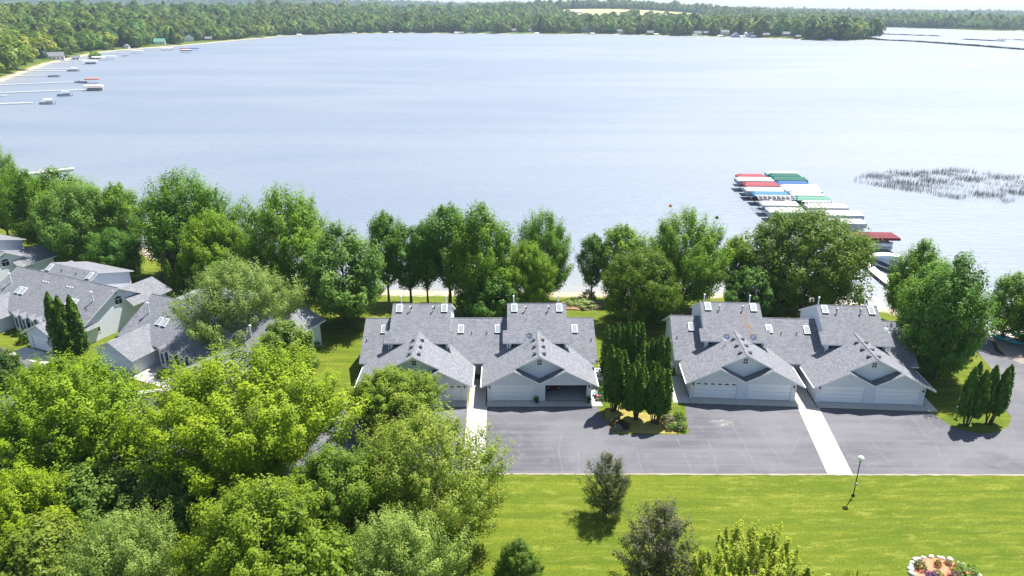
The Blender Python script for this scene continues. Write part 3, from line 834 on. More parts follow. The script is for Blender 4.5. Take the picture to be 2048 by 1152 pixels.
# ------------------------------------------------------------------ trees and plants
def leaf_quads(rng, pos, nrm, L, W):
    """diamond leaves (N) -> verts (4N,3)"""
    N = len(pos)
    nrm = nrm/np.linalg.norm(nrm, axis=1, keepdims=True)
    r = rng.normal(size=(N, 3)); t = np.cross(nrm, r); t /= np.linalg.norm(t, axis=1, keepdims=True)+1e-9
    b = np.cross(nrm, t)
    s = rng.uniform(.7, 1.3, (N, 1)); t = t*s*L*.5; b = b*s*W*.5
    return np.stack([pos-t, pos+b, pos+t, pos-b], 1).reshape(-1, 3)

def quads(n): return np.arange(n*4).reshape(-1, 4)

def branch_mesh(segs):
    """segs: list of (p0, p1, r0, r1, sides)"""
    b = MB()
    for p0, p1, r0, r1, n in segs: b.tube(p0, p1, r0, r1, n, cap=False)
    return b

def crown_arrays(seed, H, R, cb, prof, nclump, per, cr, leaf=(.28, .17), stretch=1.5, shell=.45, up=.55, lump=.22, lean=0.0, droop=0.0, uplift=1.0):
    rng = np.random.default_rng(seed)
    ph = rng.uniform(0, 6.28, 6)
    def rad(t, a):
        l = 1 + lump*(np.sin(3*a+ph[0]+4*t)*.5 + np.sin(5*a+ph[1]-6*t)*.35 + np.sin(2*a+ph[2]+9*t)*.35)
        return np.interp(t, [p[0] for p in prof], [p[1] for p in prof])*R*l
    cs = []
    tries = 0; mind = cr*.75
    while len(cs) < nclump and tries < nclump*40:
        tries += 1
        t = rng.uniform(0, 1); a = rng.uniform(0, 2*math.pi)
        w = np.interp(t, [p[0] for p in prof], [p[1] for p in prof])
        if rng.uniform() > w*.85+.15: continue
        r = rad(t, a)*math.sqrt(rng.uniform(shell**2, 1))
        p = np.array([r*math.cos(a), r*math.sin(a), cb*H+(H*(1-cb))*t])
        if cs and np.min(np.sum((np.array(cs)-p)**2, 1)) < mind*mind and tries < nclump*25: continue
        cs.append(p)
    cs = np.array(cs); n = len(cs)
    mid = np.array([0, 0, H*(cb+(1-cb)*.35)])
    out = cs-mid; out[:, 2] *= .8; out /= np.linalg.norm(out, axis=1, keepdims=True)+1e-6
    ax = out + np.array([0, 0, uplift-droop]); ax /= np.linalg.norm(ax, axis=1, keepdims=True)+1e-6
    crr = cr*rng.uniform(.65, 1.35, n)
    k = np.repeat(np.arange(n), per)
    d = rng.normal(size=(n*per, 3)); d /= np.linalg.norm(d, axis=1, keepdims=True)
    rr = crr[k]*rng.uniform(0, 1, n*per)**.42
    along = np.sum(d*ax[k], 1, keepdims=True)
    d2 = d + ax[k]*along*(stretch-1)
    # taper: narrower towards the shoot tip
    w = 1 - .35*np.clip(along, 0, 1)
    perp = d2 - ax[k]*np.sum(d2*ax[k], 1, keepdims=True)
    d2 = d2 - perp*(1-w)
    pos = cs[k] + d2*rr[:, None]
    pos += rng.normal(size=pos.shape)*cr*.08
    nrm = d*.9 + np.array([0, 0, up]) + out[k]*.55 + rng.normal(size=pos.shape)*.32
    v = leaf_quads(rng, pos, nrm, leaf[0], leaf[1])
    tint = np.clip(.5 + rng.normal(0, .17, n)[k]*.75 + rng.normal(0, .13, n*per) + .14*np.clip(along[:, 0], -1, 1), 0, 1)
    # limbs
    segs = []
    tr = .028*H*.62
    th = H*(cb+(1-cb)*.72); pts = [Vector((0, 0, -.3))]; m = 7
    for i in range(1, m+1):
        f = i/m; pts.append(Vector((rng.normal()*.05*R*f, rng.normal()*.05*R*f, th*f)))
    for i in range(m): segs.append((pts[i], pts[i+1], tr*(1-.82*i/m)*(1.25 if i == 0 else 1), tr*(1-.82*(i+1)/m), 8))
    order = rng.permutation(n)
    for j in order[:min(n, 70)]:
        c = Vector(cs[j]); rr_ = math.hypot(c.x, c.y)
        z0 = max(H*cb*.55, min(th*.97, c.z - rr_*rng.uniform(.75, 1.25)-.3))
        f = z0/th; i = min(m-1, int(f*m)); base = pts[i].lerp(pts[i+1], f*m-i)
        kn = base.lerp(c, .55)+Vector((0, 0, -.06*rr_)); r0 = tr*(.16+.24*(1-f))
        segs.append((base, kn, r0, r0*.6, 5)); segs.append((kn, c, r0*.6, .015, 4))
    return v, tint, segs

VAR = {}
def variant(name, leafmat='leaf', base=False, **k):
    v, tint, segs = crown_arrays(**k)
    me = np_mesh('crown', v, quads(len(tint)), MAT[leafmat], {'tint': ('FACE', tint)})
    tm = branch_mesh(segs).mesh('trunk', MAT['bark'], True)
    he = float(np.percentile(v[:, 2], 99.9)); re = float(np.percentile(np.hypot(v[:, 0], v[:, 1]), 97))
    VAR[name] = (me, tm, he, re)

P_round = [(0, .55), (.15, .85), (.38, 1), (.62, .93), (.82, .68), (.95, .36), (1, .12)]
P_oval = [(0, .5), (.2, .86), (.42, 1), (.65, .84), (.85, .5), (1, .1)]
P_vase = [(0, .3), (.25, .66), (.55, .95), (.78, 1), (.92, .68), (1, .3)]
P_cone = [(0, .75), (.15, 1), (.4, .82), (.65, .52), (.85, .27), (1, .06)]
P_slim = [(0, .35), (.2, .7), (.45, .95), (.65, 1), (.85, .7), (1, .2)]
P_bush = [(0, .85), (.3, 1), (.6, .85), (.85, .5), (1, .15)]
variant('maple_a', seed=11, H=14.5, R=7.2, cb=.16, prof=P_round, nclump=430, per=250, cr=.76, leaf=(.215, .15), stretch=2.4, shell=.42, uplift=1.4)
variant('maple_b', seed=23, H=14.5, R=8.2, cb=.20, prof=P_vase, nclump=400, per=260, cr=.78, leaf=(.215, .15), stretch=2.5, shell=.35, uplift=1.5)
variant('maple_c', seed=37, H=11.0, R=5.0, cb=.14, prof=P_round, nclump=270, per=230, cr=.72, leaf=(.20, .14), stretch=1.7)
variant('silver', seed=41, H=12.0, R=6.5, cb=.10, prof=P_round, nclump=360, per=170, cr=.75, leaf=(.21, .12), stretch=2.3, shell=.35, lump=.34, up=.4, uplift=1.2)
variant('lake_maple', seed=53, H=17.5, R=7.3, cb=.16, prof=P_round, nclump=330, per=170, cr=1.0, leaf=(.31, .20), stretch=2.3, shell=.5, lump=.2)
variant('lake_round', seed=59, H=15.5, R=8.5, cb=.13, prof=P_round, nclump=330, per=190, cr=1.25, leaf=(.32, .22), stretch=1.15, shell=.55, lump=.24)
variant('poplar', seed=61, H=14.5, R=4.0, cb=.24, prof=P_slim, nclump=120, per=140, cr=1.0, leaf=(.32, .21), stretch=1.35, lump=.3)
variant('lake_oak', seed=67, H=15.0, R=5.4, cb=.13, prof=P_oval, nclump=230, per=170, cr=1.05, leaf=(.31, .20), stretch=1.4, lump=.3)
variant('upright', seed=71, H=10.0, R=4.4, cb=.08, prof=P_vase, nclump=330, per=130, cr=.26, leaf=(.17, .12), stretch=7.0, shell=.15, lump=.15, uplift=9.0)
variant('purple', leafmat='leaf', seed=73, H=7.0, R=2.6, cb=.12, prof=P_cone, nclump=170, per=60, cr=.5, leaf=(.17, .11), stretch=1.7, shell=.25, lump=.4)
variant('bronze', seed=75, H=7.0, R=2.6, cb=.10, prof=P_oval, nclump=190, per=75, cr=.42, leaf=(.16, .10), stretch=2.0, shell=.2, lump=.5)
variant('small_tree', seed=79, H=7.2, R=4.2, cb=.05, prof=P_bush, nclump=170, per=150, cr=.75, leaf=(.27,.19), stretch=1.2, shell=.5)
variant('shrub', seed=83, H=1.2, R=.8, cb=.0, prof=P_bush, nclump=34, per=28, cr=.22, leaf=(.13, .09), stretch=1.0, shell=.5)

def tree(name, label, var, x, y, h, r, color, z=None, rz=0.0, cat='tree', group=None, r2=None):
    cm, tm, H, R = VAR[var]
    if z is None: z = float(terrain(x, y))
    e = empty(name, (x, y, z), rz, label, cat, group)
    s = (r/R, (r2 or r)/R, h/H)
    e.scale = s
    c = link('crown', cm, e, None, color)
    link('trunk', tm, e)
    return e

BACK = 'shade trees along the lake shore'
G1 = (0.090, 0.195, 0.018); G2 = (0.118, 0.225, 0.016); G3 = (0.080, 0.18, 0.026); G4 = (0.145, 0.25, 0.016); G5 = (0.115, 0.215, 0.04)
Y1 = (0.155, 0.25, 0.011); Y2 = (0.19, 0.272, 0.011); S1 = (0.135, 0.21, 0.045); S2 = (0.14, 0.215, 0.035); S3 = (0.165, 0.235, 0.05)
T = [
 ('maple_tree','tall pointed tree at the left edge standing out against the lake','lake_maple',-101.5,137,19.5,5.2,G2),
 ('maple_tree','dark tree behind the left roofs beneath the thin dock','lake_oak',-90.5,130,15.5,5.2,G1),
 ('maple_tree','broad green tree beside the thin dock at the left shore','lake_oak',-83.5,128,16.3,7.2,G2),
 ('maple_tree','big silvery round maple on the lawn behind the left row houses','lake_round',-77,121.3,15.0,7.6,G5),
 ('slim_tree','slender tree with a bare brown trunk in front of the sand beach','poplar',-70.6,124.2,15.3,4.0,G2),
 ('maple_tree','largest dark maple left of centre rising above the shoreline','lake_maple',-54.8,115.5,19.4,8.4,G1),
 ('maple_tree','bright green maple behind the thin arborvitae of the left houses','maple_c',-47.5,107.5,13.6,5.8,G4),
 ('purple_tree','dark purple leaved tree behind the left lawn','purple',-54.8,107.5,7.5,2.7,(.055,.02,.03)),
 ('maple_tree','big spiky topped maple right of the bright maple at left centre','lake_maple',-35.2,105.5,18.6,7.4,G2),
 ('maple_tree','grey green maple left of the middle house roof','lake_oak',-24.2,95,15.4,6.1,G5),
 ('silver_maple','pale yellow tipped silver maple rising among the left row houses','silver',-35.8,85.9,13.4,7.7,(.18,.25,.065)),
 ('lilac_tree','dense rounded small tree below the pale silver maple','small_tree',-28.3,79.8,7.4,4.1,S2),
 ('poplar_tree','pointed poplar at the left of the gap above the middle house','poplar',-19.9,106.2,15.2,3.1,G1),
 ('poplar_tree','short forked poplar with a stout trunk above the middle house','poplar',-16.2,105.5,12.9,3.7,G3),
 ('poplar_tree','slim poplar above the middle house between two taller crowns','poplar',-13.4,104.7,13.8,2.7,G1),
 ('poplar_tree','tall poplar with a long bare dark trunk above the middle house','poplar',-9.9,104.7,16.4,4.6,G3),
 ('ash_tree','tall broad ash behind the ridge of the middle house','lake_oak',-4.8,100.3,17.0,5.4,G2),
 ('maple_tree','light green low tree right of the tall ash behind the middle house','maple_c',2.2,101,10.9,4.4,G4),
 ('maple_tree','dense tree of upright shoots left of the open lake gap','lake_maple',4.9,107.7,15.3,5.0,G1),
 ('slim_tree','small slender tree right of the open lake gap','poplar',13.2,109.4,11.2,2.7,G3),
 ('maple_tree','green tree between the slender tree and the tall shaggy one','poplar',17.6,107.9,12.9,4.2,G2),
 ('maple_tree','bushy round maple near the arborvitae between the two duplexes','lake_round',18.9,95.7,11.3,6.0,(.085,.15,.012)),
 ('maple_tree','tall shaggy tree behind the left end of the right duplex','lake_maple',26.2,101.5,16.0,6.5,G2),
 ('aspen_tree','small yellow green tree left of the huge round tree','poplar',35.4,106,11.4,3.0,Y1),
 ('linden_tree','huge round tree in front of the boat lifts','lake_round',45.6,103.2,16.2,10.2,(.085,.145,.014)),
 ('maple_tree','green tree beside the boat ramp behind the right house','lake_oak',58.6,95.5,13.6,4.5,G2),
 ('oak_tree','dark tall tree right of the right duplex','lake_oak',52.9,78.6,16.4,4.9,G3),
 ('oak_tree','leaning dark tree behind the tall oak at the right duplex','poplar',54.6,85,13.0,4.2,G1),
 ('slim_tree','slender tree on the gravel landing near the right edge','poplar',68.6,90,11.2,3.1,G2),
 ('maple_tree','tree cut by the right edge above the teal kayaks','lake_oak',72.2,88.3,9.5,3.5,G1),
 ('maple_tree','large yellow green maple at the left edge below the row houses','maple_a',-41.5,57,13.2,7.8,Y1),
 ('maple_tree','wide yellow green maple with showing limbs in front of the left driveway','maple_b',-25,57,12.9,9.6,Y2),
 ('maple_tree','feathery green tree before the left garage of the middle house','maple_c',-12.6,67,7.2,5.1,(.15,.22,.02)),
 ('birch_tree','large fine leaved pale birch left of the white path','silver',-6.7,50.5,12.4,6.9,(.19,.245,.035)),
 ('maple_tree','round mid green maple in front of the pale birch','maple_c',-14.2,48.5,9.8,5.0,(.10,.17,.015)),
 ('ash_tree','grey green tree below the wide yellow maple','small_tree',-30.5,51.5,7.2,4.8,(.095,.165,.035)),
 ('ash_tree','dull green tree between the edge maple and the bottom trees','small_tree',-36.5,50.5,7.0,4.6,(.095,.165,.025)),
 ('maple_tree','broad lime green maple at the bottom centre left','maple_c',-18.6,41.8,11.4,5.6,(.14,.205,.014)),
 ('maple_tree','yellow tipped tree at the bottom left edge','maple_c',-39.5,46.8,8.8,3.9,Y2),
 ('olive_tree','pale olive green tree at the bottom left','silver',-29.0,41.5,9.0,4.9,S3),
 ('ash_tree','lime green tree at the bottom edge under the round maple','small_tree',-14.3,39.6,9.2,4.4,(.12,.19,.015)),
 ('blossom_tree','pale cream tipped tree at the bottom left of the lawn','silver',-8.2,40.6,9.8,4.9,(.20,.275,.06)),
 ('small_tree','little green tree at the left edge of the big lawn','small_tree',.4,44.4,4.4,1.9,(.09,.15,.022)),
 ('olive_tree','dull olive tree in the bottom left corner','small_tree',-35.5,42.5,7.6,4.6,(.13,.18,.02)),
 ('crabapple_tree','small bronze crabapple casting a round shadow on the lawn','bronze',8.6,52.9,6.6,2.35,(.085,.085,.045)),
 ('crabapple_tree','larger bronze crabapple cut by the bottom edge','bronze',11.2,43.2,8.9,3.5,(.085,.078,.048)),
 ('golden_maple','golden green upright tree at the bottom edge of the lawn','upright',17.7,40.0,7.7,4.3,(.22,.27,.02)),
 ('golden_maple','tip of a golden green tree at the bottom edge right of the others','upright',25.3,40.6,4.7,1.4,(.22,.26,.02)),
 ('small_tree','dark green bush tree at the left edge beside the row house drive','small_tree',-62.5,76.5,4.6,3.4,(.055,.11,.016)),
 ('small_tree','green bush tree below the left arborvitae','small_tree',-50.0,73.0,5.4,2.6,(.12,.19,.014)),
 ('maple_tree','shady tree behind the middle of the left row houses','lake_oak',-66,112,9.5,4.6,G3),
 ('maple_tree','dark low tree between the lake maples behind the pale silver maple','small_tree',-41.5,99,9.0,5.5,G3),
 ('maple_tree','dark low crown under the tall trees behind the right duplex','small_tree',36.5,100,7.2,4.6,G3),
 ('maple_tree','dark low crown beneath the tall ash behind the middle house','small_tree',-3.5,97,7.5,4.6,G3),
]
rt = random.Random(3)
for nm, lb, var, x, y, h, r, c in T:
    grp = BACK if y > 92 else None
    tree(nm, lb, var, x, y, h, r, c, rz=rt.uniform(0, 6.28), group=grp)

# arborvitae: clumps of dense spires on bare stems
def arborvitae(name, label, x, y, spires, h0=1.3, col=(.07, .145, .014), group='clipped arborvitae near the houses'):
    """spires: (dx, dy, top height, radius)"""
    rng = np.random.default_rng(int((x*7+y*13)*10) % 99991)
    e = empty(name, (x, y, 0), 0, label, 'arborvitae', group)
    V, Tn = [], []; tb = MB()
    for dx, dy, h, r in spires:
        n = int(2600*(h/7)*(r/.9))
        t = rng.uniform(0, 1, n)**.9; a = rng.uniform(0, 2*math.pi, n)
        pr = np.interp(t, [0, .06, .3, .6, .85, .96, 1], [.45, .85, 1, .86, .5, .2, .04])
        l = 1 + .16*np.sin(4*a+9*t+dx*3) + .13*np.sin(7*a-21*t) + .08*np.sin(3*a+37*t)
        rr = .84*r*pr*l*np.sqrt(rng.uniform(.55, 1.0, n))
        ca, sa = np.cos(a), np.sin(a)
        pos = np.stack([dx+rr*ca, dy+rr*sa, h0+(h-h0)*t], 1)
        nrm = np.stack([ca, sa, .75+0*ca], 1)+rng.normal(size=(n, 3))*.5
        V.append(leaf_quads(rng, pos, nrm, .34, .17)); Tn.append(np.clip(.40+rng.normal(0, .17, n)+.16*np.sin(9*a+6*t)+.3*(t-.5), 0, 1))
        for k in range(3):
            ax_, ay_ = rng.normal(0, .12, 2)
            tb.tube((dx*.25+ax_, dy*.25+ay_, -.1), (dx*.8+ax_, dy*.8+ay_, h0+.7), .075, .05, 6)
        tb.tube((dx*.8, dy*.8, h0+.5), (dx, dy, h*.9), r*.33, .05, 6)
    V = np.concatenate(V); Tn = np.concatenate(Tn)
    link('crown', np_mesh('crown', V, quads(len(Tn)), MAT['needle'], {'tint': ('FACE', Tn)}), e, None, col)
    tb.build('trunk', MAT['bark'], e, True)
    return e
arborvitae('arborvitae', 'tall arborvitae clump left in front between the two duplexes', 11.8, 70.7, [(-.75,.1,8.4,.85),(.1,-.3,8.0,.9),(.75,.2,7.7,.85),(0,.8,7.6,.8)])
arborvitae('arborvitae', 'arborvitae clump in the front middle between the two duplexes', 13.9, 69.0, [(-.7,-.1,7.0,.85),(.25,-.3,6.8,.8),(.75,.4,6.4,.75),(-.1,.7,7.0,.8)])
arborvitae('arborvitae', 'arborvitae clump nearest the flowering shrubs between the duplexes', 16.0, 68.2, [(-.6,.1,6.6,.8),(.2,-.3,6.6,.85),(.95,.1,6.7,.8),(.5,.8,6.5,.8)])
for i, (x, y, h, r, lb) in enumerate([(11.9,78.4,7.4,1.0,'leftmost of the arborvitae behind the front clumps'),(13.3,78.8,7.2,.95,'arborvitae second from left in the rear line between the duplexes'),(14.7,79.4,7.3,.95,'middle arborvitae of the rear line between the duplexes'),(15.9,80.2,7.0,.9,'arborvitae right of the middle in the rear line between the duplexes'),
    (16.0,76.6,5.6,.8,'low arborvitae before the rear line between the duplexes'),(17.2,77.2,6.1,.85,'slim arborvitae left of the tall one by the right duplex'),(18.3,76.8,6.7,1.15,'tall wide arborvitae nearest the side wall of the right duplex'),(14.9,73.6,5.8,.9,'arborvitae in the middle of the group with a notched top'),(16.6,73.0,5.2,.85,'short arborvitae in the middle of the group')]):
    arborvitae('arborvitae', lb, x, y, [(-.3*r,0,h,r*.8),(.4*r,.25,h*.96,r*.7)], .3)
arborvitae('arborvitae', 'left arborvitae on the small island lawn at the right', 50.4, 67.7, [(-.6,.1,7.2,.85),(.5,-.2,7.0,.95),(.2,.6,7.6,.7)])
arborvitae('arborvitae', 'right arborvitae on the small island lawn at the right', 53.1, 68.2, [(-.6,.2,7.1,.85),(.4,-.2,7.0,.8),(1.0,.2,7.2,.75)])
arborvitae('arborvitae', 'big dark arborvitae between the two left garages', -57.6, 83.0, [(-1.0,0,9.8,1.2),(.3,-.3,9.4,1.25),(1.3,.5,9.2,1.1)], .8)
for x, y, h, lb in [(-53.4,103.5,7.2,'left one of the thin arborvitae on the back lawn'),(-51.6,103.0,6.9,'middle one of the thin arborvitae on the back lawn'),(-49.7,103.6,8.2,'tallest of the thin arborvitae on the back lawn')]:
    arborvitae('arborvitae', lb, x, y, [(0,0,h,.85)], .2)

def shrub(label, x, y, h, r, color, name='shrub', cat='shrub', group=None, z=None):
    return tree(name, label, 'shrub', x, y, h, r, color, z, rt.uniform(0, 6), cat, group)
bushes = [('round green bush at the top of the small mulch bed',18.8,69.2,.9,.85,(.07,.15,.02)),('pale pink flowering bush at the left of the small mulch bed',17.4,68.6,1.0,1.0,(.16,.18,.10)),('little bush at the right edge of the small mulch bed',18.7,67.9,.7,.45,(.08,.14,.03)),
 ('low bush at the bottom left of the small mulch bed',17.2,66.9,.7,.6,(.08,.15,.03)),('light green mound in the middle of the small mulch bed',17.9,67.4,.5,.55,(.10,.17,.03)),('dark bush at the bottom right of the small mulch bed',18.5,66.9,.9,.8,(.07,.14,.03)),('small mound beside the dark bush of the mulch bed',18.0,66.8,.6,.5,(.06,.13,.03)),
 ('white flowered plant under the left arborvitae',11.6,66.9,.6,.7,(.28,.31,.24)),('dark bush behind the white flowered plant',11.6,68.0,1.0,.9,(.04,.06,.02)),('dark bush right of the white flowered plant',12.5,67.3,.8,.6,(.06,.04,.03)),
 ('round green ball bush at the left garage patio',*row(4.3,1.0),1.3,1.1,(.06,.13,.014)),('round clipped bush in front of the left patio',*row(3.0,-3.2),1.1,.75,(.10,.2,.02)),('grassy plant left of the clipped bush by the left patio',*row(1.9,-3.0),.8,.8,(.09,.15,.04)),('low plant below the clipped bush by the left patio',*row(3.0,-4.2),.7,.8,(.09,.16,.04)),('plant right of the white rails by the left patio',*row(4.8,-3.6),.7,.7,(.06,.12,.03)),
 ('big round bush at the left edge beside the far garage',*row(-21.6,.4),2.0,1.2,(.06,.13,.014)),('pale yellow green bush below the big round one at the left edge',*row(-20.6,-2.4),.8,.8,(.2,.24,.06)),('purple flower bush at the left edge',*row(-22.0,-3.2),.7,.9,(.15,.06,.28)),
 ('dark purple bush at the left edge under the purple flowers',*row(-21.8,-4.4),.8,.8,(.06,.05,.05)),
 ('narrow plants along the right side of the middle house',10.7,74.4,1.2,.7,(.08,.16,.03)),('leafy plants beside the air conditioner of the middle house',10.8,76.0,1.4,.7,(.07,.15,.03)),('low leafy plant at the walk of the middle house',10.6,73.2,.7,.6,(.10,.18,.06)),
 ('dark juniper behind the gravel landing',67.6,91.3,1.2,1.3,(.03,.07,.015)),('dark juniper in the middle of the gravel landing',70.2,83.6,1.4,1.7,(.035,.075,.015)),('bush below the left row house end wall',*row(16.4,15.2),1.2,.9,(.04,.09,.015)),
 ('shrub at the foot of the slender tree right of the lake gap',12.6,108.2,1.8,1.6,(.06,.12,.03)),('shrub between the trees behind the right duplex',36,104,2.6,2.4,(.06,.13,.02))]
for lb, x, y, h, r, c in bushes: shrub(lb, x, y, h, r, c)
shrub('long mound of pale hydrangeas behind the middle house', 11.6, 101.9, 1.3, 2.3, (.22,.28,.10), 'hydrangea'); shrub('smaller hydrangea mound left of the long one', 8.9, 102.4, 1.1, 1.4, (.18,.25,.07), 'hydrangea')
shrub('dark shrub behind the hydrangeas', 10.0, 103.8, 1.2, 1.8, (.04,.09,.015))

# far woods: single trees along the shores, then the wood as one mass
def far_crown(seed, H=15.0, R=6.2, conical=False):
    rng = np.random.default_rng(seed)
    prof = P_cone if conical else [(0, .6), (.12, .85), (.35, 1), (.6, .96), (.8, .74), (.93, .42), (1, .15)]
    n = 760; t = rng.uniform(0, 1, n)**.8; a = rng.uniform(0, 6.283, n); ph = rng.uniform(0, 6.28, 4)
    l = 1+.17*np.sin(3*a+ph[0]+5*t)+.13*np.sin(5*a+ph[1]-8*t)+.10*np.sin(2*a+ph[2]+13*t)
    r = np.interp(t, [q[0] for q in prof], [q[1] for q in prof])*R*l*np.sqrt(rng.uniform(.62, 1, n))
    pos = np.stack([r*np.cos(a), r*np.sin(a), H*(.1+.88*t)+.55*np.sin(4*a+ph[3])*(1-t)], 1)
    o_ = pos-np.array([0, 0, H*.38]); o_[:, 2] *= 1.2; o_ /= np.linalg.norm(o_, axis=1, keepdims=True)
    bump = np.stack([np.cos(a*5+ph[1]), np.sin(a*4+ph[0]), np.sin(17*t+ph[2]+3*a)], 1)*.45
    nrm = o_+bump+np.array([0, 0, .15])+rng.normal(size=pos.shape)*.22
    v = leaf_quads(rng, pos, nrm, 1.9, 1.5)
    tint = np.clip(.45+.14*np.sin(5*a+ph[1]-8*t)+rng.normal(0, .12, n), 0, 1)
    b = MB(); b.tube((0, 0, -1), (0, 0, H*.7), .32, .1, 6)
    tv = np.array(b.v); tf = np.array([f for f in b.f if len(f) == 4])
    V = np.concatenate([v, tv]); Fc = np.concatenate([quads(n), tf+len(v)])
    mi = np.concatenate([np.zeros(n, int), np.ones(len(tf), int)])
    return np_mesh('far_tree', V, Fc, [MAT['far_leaf'], MAT['bark']], {'tint': ('FACE', np.concatenate([tint, np.full(len(tf), .5)]))}, matidx=mi)
FAR = [far_crown(101, 16, 7.4), far_crown(102, 18, 6.8), far_crown(103, 14.5, 7.8), far_crown(104, 18, 4.2, True)]
FCOL = [(.115, .19, .028), (.09, .16, .03), (.15, .215, .026), (.06, .11, .035)]
FLAB = [('broadleaf_tree', 'mid green round tree in the woods around the far shore'), ('broadleaf_tree', 'deep green tall tree in the woods around the far shore'), ('broadleaf_tree', 'light green low tree in the woods around the far shore'), ('spruce_tree', 'dark pointed spruce in the woods around the far shore')]
HOUSES_AT = [(-428,700),(-417,712),(-462,985),(-463,900),(-462,1075),(-445,1330),(-446,1105),(-81,1512),(-40,1546),(6,1512),(38,1512),(107,1546),(147,1481),(208,1450),(255,1393),(307,1450),(330,1342),(346,1345),(371,1316),(381,1282),(404,1288),(425,1262),(462,1268),(458,1206),(-402,722),(-431,688),(-405,705)]
HOUSES_AT += [(x-x/math.hypot(x, y)*k*13, y-y/math.hypot(x, y)*k*13) for x, y in HOUSES_AT[:24] for k in (1, 2, 3, 4)]
rw = np.random.default_rng(8)
def scatter(x0, x1, y0, y1, step):
    xs = np.arange(x0, x1, step); ys = np.arange(y0, y1, step)
    X, Y = np.meshgrid(xs, ys); X = (X+rw.uniform(-.42, .42, X.shape)*step).ravel(); Y = (Y+rw.uniform(-.42, .42, Y.shape)*step).ravel()
    ok = np.abs(X) < Y*.80+40
    X, Y = X[ok], Y[ok]; d = lake_dist(X, Y)
    dm = np.where(Y < 1250, 6, 7)+rw.uniform(0, 6, X.shape)
    ok = (d > dm) & ~in_field(X, Y) & ~in_meadow(X, Y)
    for hx, hy in HOUSES_AT: ok &= ((X-hx)**2+(Y-hy)**2) > 12.5**2
    return X[ok], Y[ok]
parts = [scatter(-900, -330, 330, 1500, 11.5), scatter(-420, 700, 1130, 1850, 12.5), scatter(-1500, -380, 1500, 2300, 17), scatter(-380, 1300, 1850, 3000, 19), scatter(-2600, -380, 2300, 3300, 30), scatter(900, 2200, 1600, 2900, 16), scatter(-3800, 4800, 3000, 5500, 30)]
PX = np.concatenate([p[0] for p in parts]); PY = np.concatenate([p[1] for p in parts])
PS = np.concatenate([np.full(len(p[0]), s) for p, s in zip(parts, (1.1, 1.2, 1.35, 1.3, 1.5, .95, 1.25))])
PZ = terrain(PX, PY); dist = np.hypot(PX, PY)
inview = (np.abs(PX) < PY*.735) & (dist < 1500)
d_ = lake_dist(PX, PY)
rank = np.argsort(np.where(inview, dist*(1+.012*np.clip(d_, 0, 200)), 1e9))
near = rank[:290]
for i in near:
    k = int(rw.choice([0]*6+[1]*6+[2]*6+[3], 1)[0]); nm, lb = FLAB[k]
    o = link(nm, FAR[k], None, (PX[i], PY[i], PZ[i]), FCOL[k])
    s = float(np.clip(rw.normal(1.1, .25), .6, 1.7))*(1.25 if PX[i] > 420 else 1); o.scale = (s*rw.uniform(.9, 1.15), s*rw.uniform(.9, 1.15), s); o.rotation_euler = (0, 0, rw.uniform(0, 6.28))
    where = 'behind the docks of the left shore' if PY[i] < 760 and PX[i] < -300 else 'on the farther left shore' if PX[i] < -380 and PY[i] < 1180 else 'at the far left bend of the lake' if PX[i] < -200 else 'on the wooded point' if PX[i] > 440 else 'behind the cottages of the opposite shore'
    tag(o, lb.replace('in the woods around the far shore', where), 'tree', 'woodland trees '+where)
rest = np.setdiff1d(np.arange(len(PX)), near)
print('far trees', len(PX))
fm = bpy.data.meshes.new('distant_forest')
fm.vertices.add(len(rest)); fm.vertices.foreach_set('co', np.stack([PX[rest], PY[rest], PZ[rest]-.3], 1).astype(np.float32).ravel())
a = fm.attributes.new('size', 'FLOAT', 'POINT'); a.data.foreach_set('value', (PS[rest]*np.clip(rw.normal(1, .24, len(rest)), .55, 1.7)).astype(np.float32))
fo = link('distant_forest', fm, None, None, (.115, .185, .032)); tag(fo, 'continuous wood covering the hills beyond the lake', None, None, 'stuff')
ng = bpy.data.node_groups.new('forest_scatter', 'GeometryNodeTree')
ng.interface.new_socket('Geometry', in_out='INPUT', socket_type='NodeSocketGeometry'); ng.interface.new_socket('Geometry', in_out='OUTPUT', socket_type='NodeSocketGeometry')
gi = ng.nodes.new('NodeGroupInput'); go = ng.nodes.new('NodeGroupOutput'); ip = ng.nodes.new('GeometryNodeInstanceOnPoints'); jn = ng.nodes.new('GeometryNodeJoinGeometry')
srcs = []
for k in range(4):
    srcs.append(next(o for o in COL.objects if o.data is FAR[k]))
for k in (0, 1, 2, 0, 1, 2, 1, 3):
    oi = ng.nodes.new('GeometryNodeObjectInfo'); oi.inputs['Object'].default_value = srcs[k]; oi.inputs['As Instance'].default_value = True; oi.transform_space = 'ORIGINAL'
    ng.links.new(oi.outputs['Geometry'], jn.inputs[0])
ip.inputs['Pick Instance'].default_value = True
ng.links.new(jn.outputs[0], ip.inputs['Instance']); ng.links.new(gi.outputs[0], ip.inputs['Points'])
ri = ng.nodes.new('FunctionNodeRandomValue'); ri.data_type = 'INT'
for s in ri.inputs:
    if s.type == 'INT' and s.name == 'Min': s.default_value = 0
    if s.type == 'INT' and s.name == 'Max': s.default_value = 7
ng.links.new([s for s in ri.outputs if s.type == 'INT'][0], ip.inputs['Instance Index'])
rr = ng.nodes.new('FunctionNodeRandomValue'); rr.data_type = 'FLOAT_VECTOR'
rr.inputs[0].default_value = (0, 0, 0); rr.inputs[1].default_value = (0, 0, 6.28)
ng.links.new(rr.outputs[0], ip.inputs['Rotation'])
na = ng.nodes.new('GeometryNodeInputNamedAttribute'); na.data_type = 'FLOAT'; na.inputs[0].default_value = 'size'
ng.links.new(na.outputs[0], ip.inputs['Scale']); ng.links.new(ip.outputs[0], go.inputs[0])
